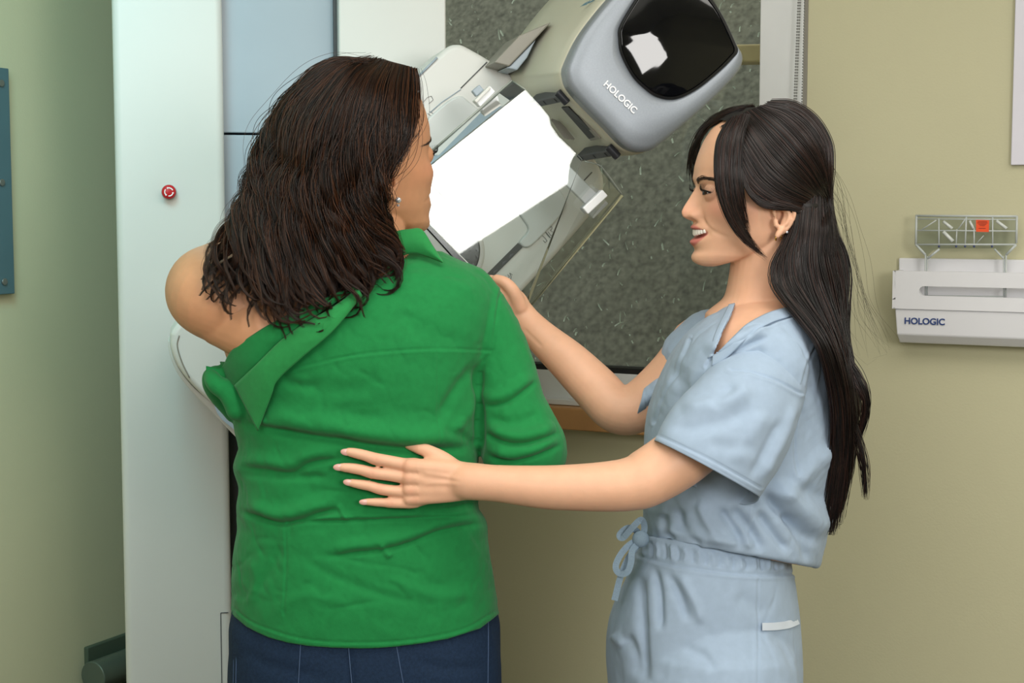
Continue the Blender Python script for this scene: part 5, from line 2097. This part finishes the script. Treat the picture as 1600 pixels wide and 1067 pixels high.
pants = fast_mesh('scrub_trousers', V, Q, M['scrub'], tec)


def pY(x, y):
    x = np.asarray(x, float)
    m_ = [(q[0] + q[2]) / 2 for q in PR]
    g = lambda k: np.interp(y, m_, [q[k] for q in PR])
    cx, hw = (g(1) + g(3)) / 2, (g(3) - g(1)) / 2
    u = np.clip(np.abs(x - cx) / hw, 0, .985)
    return 2.2 - g(4) * (1 - u ** 2.4) ** (1 / 2.4)


mb = MB()
pa = crom(np.array([(1191, 979), (1210, 978.5), (1232, 975.5), (1250, 968)], float), 20)
ribbon(mb, [(x, y, float(pY(x, y)) - .001) for x, y in pa[::3]], 12, None, .003)
mb.build('pocket_tape', M['scrub_w'], pants, smooth=False)
for pts in ([(1003, 842, 2.105), (985, 850, 2.09), (970, 866, 2.085), (962, 885, 2.08), (968, 896, 2.078), (980, 894, 2.076), (986, 878, 2.078), (988, 860, 2.084), (1000, 846, 2.095)],
            [(1003, 838, 2.11), (990, 826, 2.10), (978, 826, 2.10), (968, 836, 2.10), (974, 840, 2.096), (990, 822, 2.092), (1002, 812, 2.096), (1007, 824, 2.10), (1003, 840, 2.10)],
            [(1000, 846, 2.10), (982, 872, 2.09), (970, 900, 2.085), (960, 938, 2.085)]):
    mb = MB()
    ribbon(mb, pts, 10, None, .0)
    mb.build('drawstring', M['scrub_d'], pants, smooth=False)
mb = MB().sphere(PY(np.array(1001.), np.array(842.), 2.095), (.012, .010, .012), 16, 10)
mb.build('drawstring_knot', M['scrub_d'], pants)
for sy in (-1, 1):
    mb = MB()
    rr = []
    for x, w_, h in ((.06, .030, .07), (.03, .038, .085), (-.03, .04, .08), (-.10, .042, .06), (-.16, .040, .045), (-.20, .022, .03)):
        a = np.linspace(0, 2 * PI, 24, endpoint=False)
        rr.append(np.stack([np.full(24, TXC - .01 + x), 2.2 + sy * .092 + w_ * np.cos(a), h / 2 + h / 2 * np.sin(a) + .001], -1))
    mb.loft(rr)
    mb.build('shoe', mat('shoe_white', (214, 216, 218), .5), tec)

# --- hair
TT = 56
tpar = np.linspace(0, 1, TT)


def hY_(x, y, extra=0.0):
    u = (abs(x - 1194) / 110.0) ** 2.3 + (abs(y - 272) / 116.0) ** 2.3
    return 2.2 - (.0835 + extra) * max(0.0, 1 - u) ** .46


def gh(pts, extra=.008):
    return [(x, y, hY_(x, y, extra) if Y is None else Y) for x, y, Y in [(q + (None,))[:3] if len(q) == 2 else q for q in pts]]


def bundle(guides, n, jit, rad, wave=1.0, tip=.3, fan=0.0, cut=(.93, 1.03), dep=.004, conv=0.0):
    F_ = guide_field(guides, TT)
    s = rng.random(n) * (len(guides) - 1)
    C = from_guides(F_, s)
    w1 = curl(n, TT, wave, 1.3, .8)
    out = []
    for k in range(n):
        tt = np.clip(tpar * rng.uniform(*cut), 0, 1.0) * (TT - 1)
        q = np.stack([np.interp(tt, np.arange(TT), C[k, :, j]) for j in range(3)], -1)
        d = np.gradient(q[:, :2], axis=0)
        d /= np.linalg.norm(d, axis=1)[:, None] + 1e-9
        nrm = np.stack([-d[:, 1], d[:, 0]], -1)
        q[:, :2] += nrm * (w1[k] + rng.normal(0, jit) * (1 + fan * tpar))[:, None]
        q[:, 2] += abs(rng.normal(0, dep)) * np.sin(PI * np.clip(tpar + .1, 0, 1)) - .001
        out.append(PY(q[:, 0], q[:, 1], q[:, 2]))
    rr = np.repeat((rad * np.interp(tpar, [0, .08, .8, 1], [.6, 1, .9, tip]))[None], n, 0)
    return np.array(out), rr


def far(gs):
    return [[(x, y, 4.4 - Y) for x, y, Y in g] for g in gs]


side = [gh(g) for g in ([(1128, 196), (1150, 240), (1172, 285), (1205, 312), (1245, 322), (1276, 330), (1282, 356, 2.124), (1276, 400, 2.116)],
                        [(1148, 184), (1172, 225), (1200, 265), (1232, 292), (1262, 308), (1284, 324), (1288, 356, 2.128), (1284, 402, 2.118)],
                        [(1165, 175), (1195, 208), (1226, 242), (1254, 272), (1275, 298), (1289, 318), (1293, 354, 2.135), (1292, 404, 2.125)],
                        [(1182, 169), (1215, 190), (1246, 220), (1270, 252), (1285, 282), (1293, 312), (1297, 352, 2.145), (1300, 405, 2.135)],
                        [(1196, 165), (1232, 172), (1264, 196), (1285, 230), (1294, 265), (1295, 306), (1299, 350, 2.16), (1310, 400, 2.155)],
                        [(1202, 162, 2.165), (1238, 165, 2.155), (1270, 186, 2.15), (1292, 222, 2.15), (1297, 262, 2.15), (1295, 304, 2.165), (1301, 350, 2.17), (1316, 400, 2.17)],
                        [(1206, 160, 2.2), (1240, 162, 2.2), (1274, 184, 2.2), (1296, 222, 2.2), (1299, 262, 2.2), (1296, 304, 2.2), (1303, 350, 2.2), (1320, 400, 2.19)])]
low = [gh(g) for g in ([(1146, 205), (1156, 250), (1166, 290), (1185, 316), (1205, 324), (1240, 327), (1264, 336, 2.128), (1272, 362, 2.140), (1272, 396, 2.14)],
                       [(1150, 222), (1160, 262), (1172, 298), (1195, 314), (1222, 319), (1254, 330, 2.126), (1266, 354, 2.140), (1268, 392, 2.14)])]
bang = [[(1140, 186, 2.135), (1121, 220, 2.112), (1117, 262, 2.103), (1121, 302, 2.104), (1133, 336, 2.108), (1152, 366, 2.112), (1178, 390, 2.118), (1196, 402, 2.122)],
        [(1150, 182, 2.13), (1133, 215, 2.108), (1128, 262, 2.100), (1132, 305, 2.101), (1146, 342, 2.106), (1164, 370, 2.112), (1184, 390, 2.118), (1200, 404, 2.122)],
        [(1162, 178, 2.128), (1148, 215, 2.106), (1143, 262, 2.098), (1146, 305, 2.099), (1156, 340, 2.106), (1164, 362, 2.112), (1174, 376, 2.118)],
        [(1170, 178, 2.126), (1160, 215, 2.106), (1157, 262, 2.098), (1160, 300, 2.099), (1164, 326, 2.106), (1168, 346, 2.112), (1172, 360, 2.118)]]
front = [gh(g) for g in ([(1135, 186), (1112, 200), (1096, 222), (1086, 248)], [(1150, 180), (1125, 190), (1106, 205), (1094, 224)], [(1165, 174), (1140, 182), (1120, 196), (1110, 214)])]
front = [[(1160, 172, 2.17), (1130, 184, 2.18), (1104, 202, 2.20), (1088, 228, 2.235), (1078, 262, 2.262), (1077, 285, 2.27)], [(1170, 168, 2.19), (1132, 178, 2.205), (1100, 198, 2.235), (1084, 226, 2.265), (1076, 256, 2.275), (1074, 280, 2.28)],
         [(1180, 166, 2.21), (1140, 172, 2.235), (1106, 192, 2.27), (1090, 230, 2.285), (1084, 270, 2.29), (1096, 320, 2.29)]]
down = [[(1256, 292, 2.15), (1244, 322, 2.14), (1240, 350, 2.138), (1228, 385, 2.128), (1212, 412, 2.116), (1210, 440, 2.10), (1226, 466, 2.08), (1254, 500, 2.055), (1282, 540, 2.045), (1300, 600, 2.06), (1308, 660, 2.09), (1306, 730, 2.12), (1300, 790, 2.14), (1294, 836, 2.15)],
        [(1262, 290, 2.14), (1252, 322, 2.13), (1246, 360, 2.118), (1232, 400, 2.108), (1236, 440, 2.096), (1258, 480, 2.075), (1284, 520, 2.06), (1304, 570, 2.06), (1316, 630, 2.08), (1316, 700, 2.11), (1308, 770, 2.13), (1300, 822, 2.14)],
        [(1268, 290, 2.14), (1262, 322, 2.128), (1258, 360, 2.112), (1254, 405, 2.106), (1262, 450, 2.10), (1284, 500, 2.085), (1304, 550, 2.08), (1318, 610, 2.085), (1324, 680, 2.11), (1320, 740, 2.13), (1308, 800, 2.14)],
        [(1276, 290, 2.15), (1276, 322, 2.138), (1276, 362, 2.12), (1276, 410, 2.115), (1288, 460, 2.115), (1304, 510, 2.11), (1316, 560, 2.11), (1326, 620, 2.11), (1328, 690, 2.13), (1318, 750, 2.15)],
        [(1282, 288, 2.165), (1286, 320, 2.16), (1292, 362, 2.15), (1302, 400, 2.15), (1310, 440, 2.15), (1314, 490, 2.15), (1318, 540, 2.15), (1328, 600, 2.15), (1330, 660, 2.16), (1322, 720, 2.17)],
        [(1286, 288, 2.20), (1292, 316, 2.20), (1302, 360, 2.19), (1318, 396, 2.185), (1324, 432, 2.18), (1320, 470, 2.18), (1318, 520, 2.18), (1326, 570, 2.18), (1336, 630, 2.18), (1334, 700, 2.19)]]
tails = [[[(1318, 520, 2.15), (1328, 556, 2.13), (1346, 586, 2.12), (1357, 620, 2.12), (1352, 660, 2.13), (1338, 694, 2.14)], [(1316, 540, 2.14), (1324, 575, 2.13), (1336, 600, 2.12), (1350, 630, 2.12), (1346, 665, 2.13), (1334, 700, 2.14)]],
         [[(1318, 610, 2.12), (1332, 650, 2.12), (1346, 690, 2.12), (1354, 730, 2.12), (1354, 782, 2.13)], [(1318, 630, 2.12), (1328, 668, 2.12), (1340, 705, 2.12), (1348, 745, 2.13), (1350, 770, 2.13)]]]
parts_ = [bundle(side, 2300, 1.6, .00055, 1.0, .08, dep=.003, cut=(.74, 1.0)), bundle(low, 420, 1.5, .0005, 1.0, .08, dep=.002, cut=(.78, 1.0)), bundle(bang, 620, 1.5, .00046, 1.4, .06, dep=.003, cut=(.78, 1.02)), bundle(front, 240, 2.0, .00042, 1.6, .06, dep=.003, cut=(.62, 1.02)),
          bundle(down, 2300, 3.0, .00060, 3.2, .3, .6, dep=.010, cut=(.86, 1.02)), bundle(tails[0], 90, 2.5, .0005, 2.0, .25, dep=.004), bundle(tails[1], 60, 2.4, .0005, 2.0, .25, dep=.004),
          bundle(far(side), 420, 2, .0007, 1, .6), bundle(far(bang), 130, 2, .0006, 1, .4), bundle(far(down[:4]), 420, 3, .0007, 3, .4, .6, dep=.0),
          bundle([[(1262, 205, 2.1), (1290, 230, 2.12), (1306, 270, 2.13), (1312, 330, 2.14), (1330, 400, 2.14), (1345, 480, 2.14), (1360, 560, 2.14)], [(1280, 320, 2.1), (1310, 380, 2.12), (1322, 440, 2.12), (1330, 500, 2.12), (1370, 560, 2.12)]], 26, 10, .00018, 8, .3, 1.5)]
ln = np.concatenate([q[0] for q in parts_])
rr = np.concatenate([q[1] for q in parts_])
thair = strands('hair', ln, rr, M['hair'], tec, (15, 11, 10), .28, (56, 34, 27))
# dense hair under the strands: skull cap and the hanging body
nz_, nt_, _ = TV.shape
hv = TV.reshape(-1, 3)
W = tT(hv * [1.01, 1.05, 1.03] + [0, -2, 2])
q = grid_quads(nz_, nt_)
hc = hv[q].mean(1)
line = np.interp(hc[:, 1], [-95, -40, -15, 10, 30, 48, 62, 110], [-60, -50, -14, -10, 6, 30, 96, 118])
kill = (hc[:, 2] < line)
v2, q2, _u = cull(W, q, kill)
cap = fast_mesh('hair_cap', v2, q2, M['haircap'], thair)
ctrl = [(1262, 318, 2.2, 30, 0, .075), (1262, 360, 2.2, 28, 0, .070), (1262, 400, 2.2, 36, 0, .072), (1270, 440, 2.19, 36, 0, .070), (1286, 490, 2.17, 22, 0, .062), (1304, 550, 2.15, 12, 0, .06), (1316, 640, 2.15, 9, 0, .045), (1314, 720, 2.16, 7, 0, .03), (1306, 780, 2.16, 3, 0, .01)]
MB().loft(rings_world([(a, b, c, d, e, 0, 0, 0, f, 2.1) for a, b, c, d, e, f in ctrl], 60, 40)).build('hair_fall', M['haircap'], thair)
MB().sphere(PY(np.array(1252.), np.array(262.), 2.2), (.036, .052, .048), 30, 20).build('hair_crown', M['haircap'], thair)

# turn the whole place so the walls run along the world axes
SPIN = Matrix.Rotation(-math.atan2(ER[1], ER[0]), 4, 'Z')
bpy.context.view_layer.update()
done = set()
for o in list(SC.objects):
    if o.type == 'MESH' and o.data.name not in done:
        done.add(o.data.name)
        o.data.transform(SPIN)
    elif o.type == 'EMPTY':
        o.location = SPIN @ o.location
    elif o.type in ('LIGHT', 'CAMERA'):
        o.matrix_world = SPIN @ o.matrix_world
for o in list(SC.objects):
    if o.parent is not None:
        o.matrix_parent_inverse = Matrix.Translation(-parent_loc(o.parent))
bpy.context.view_layer.update()
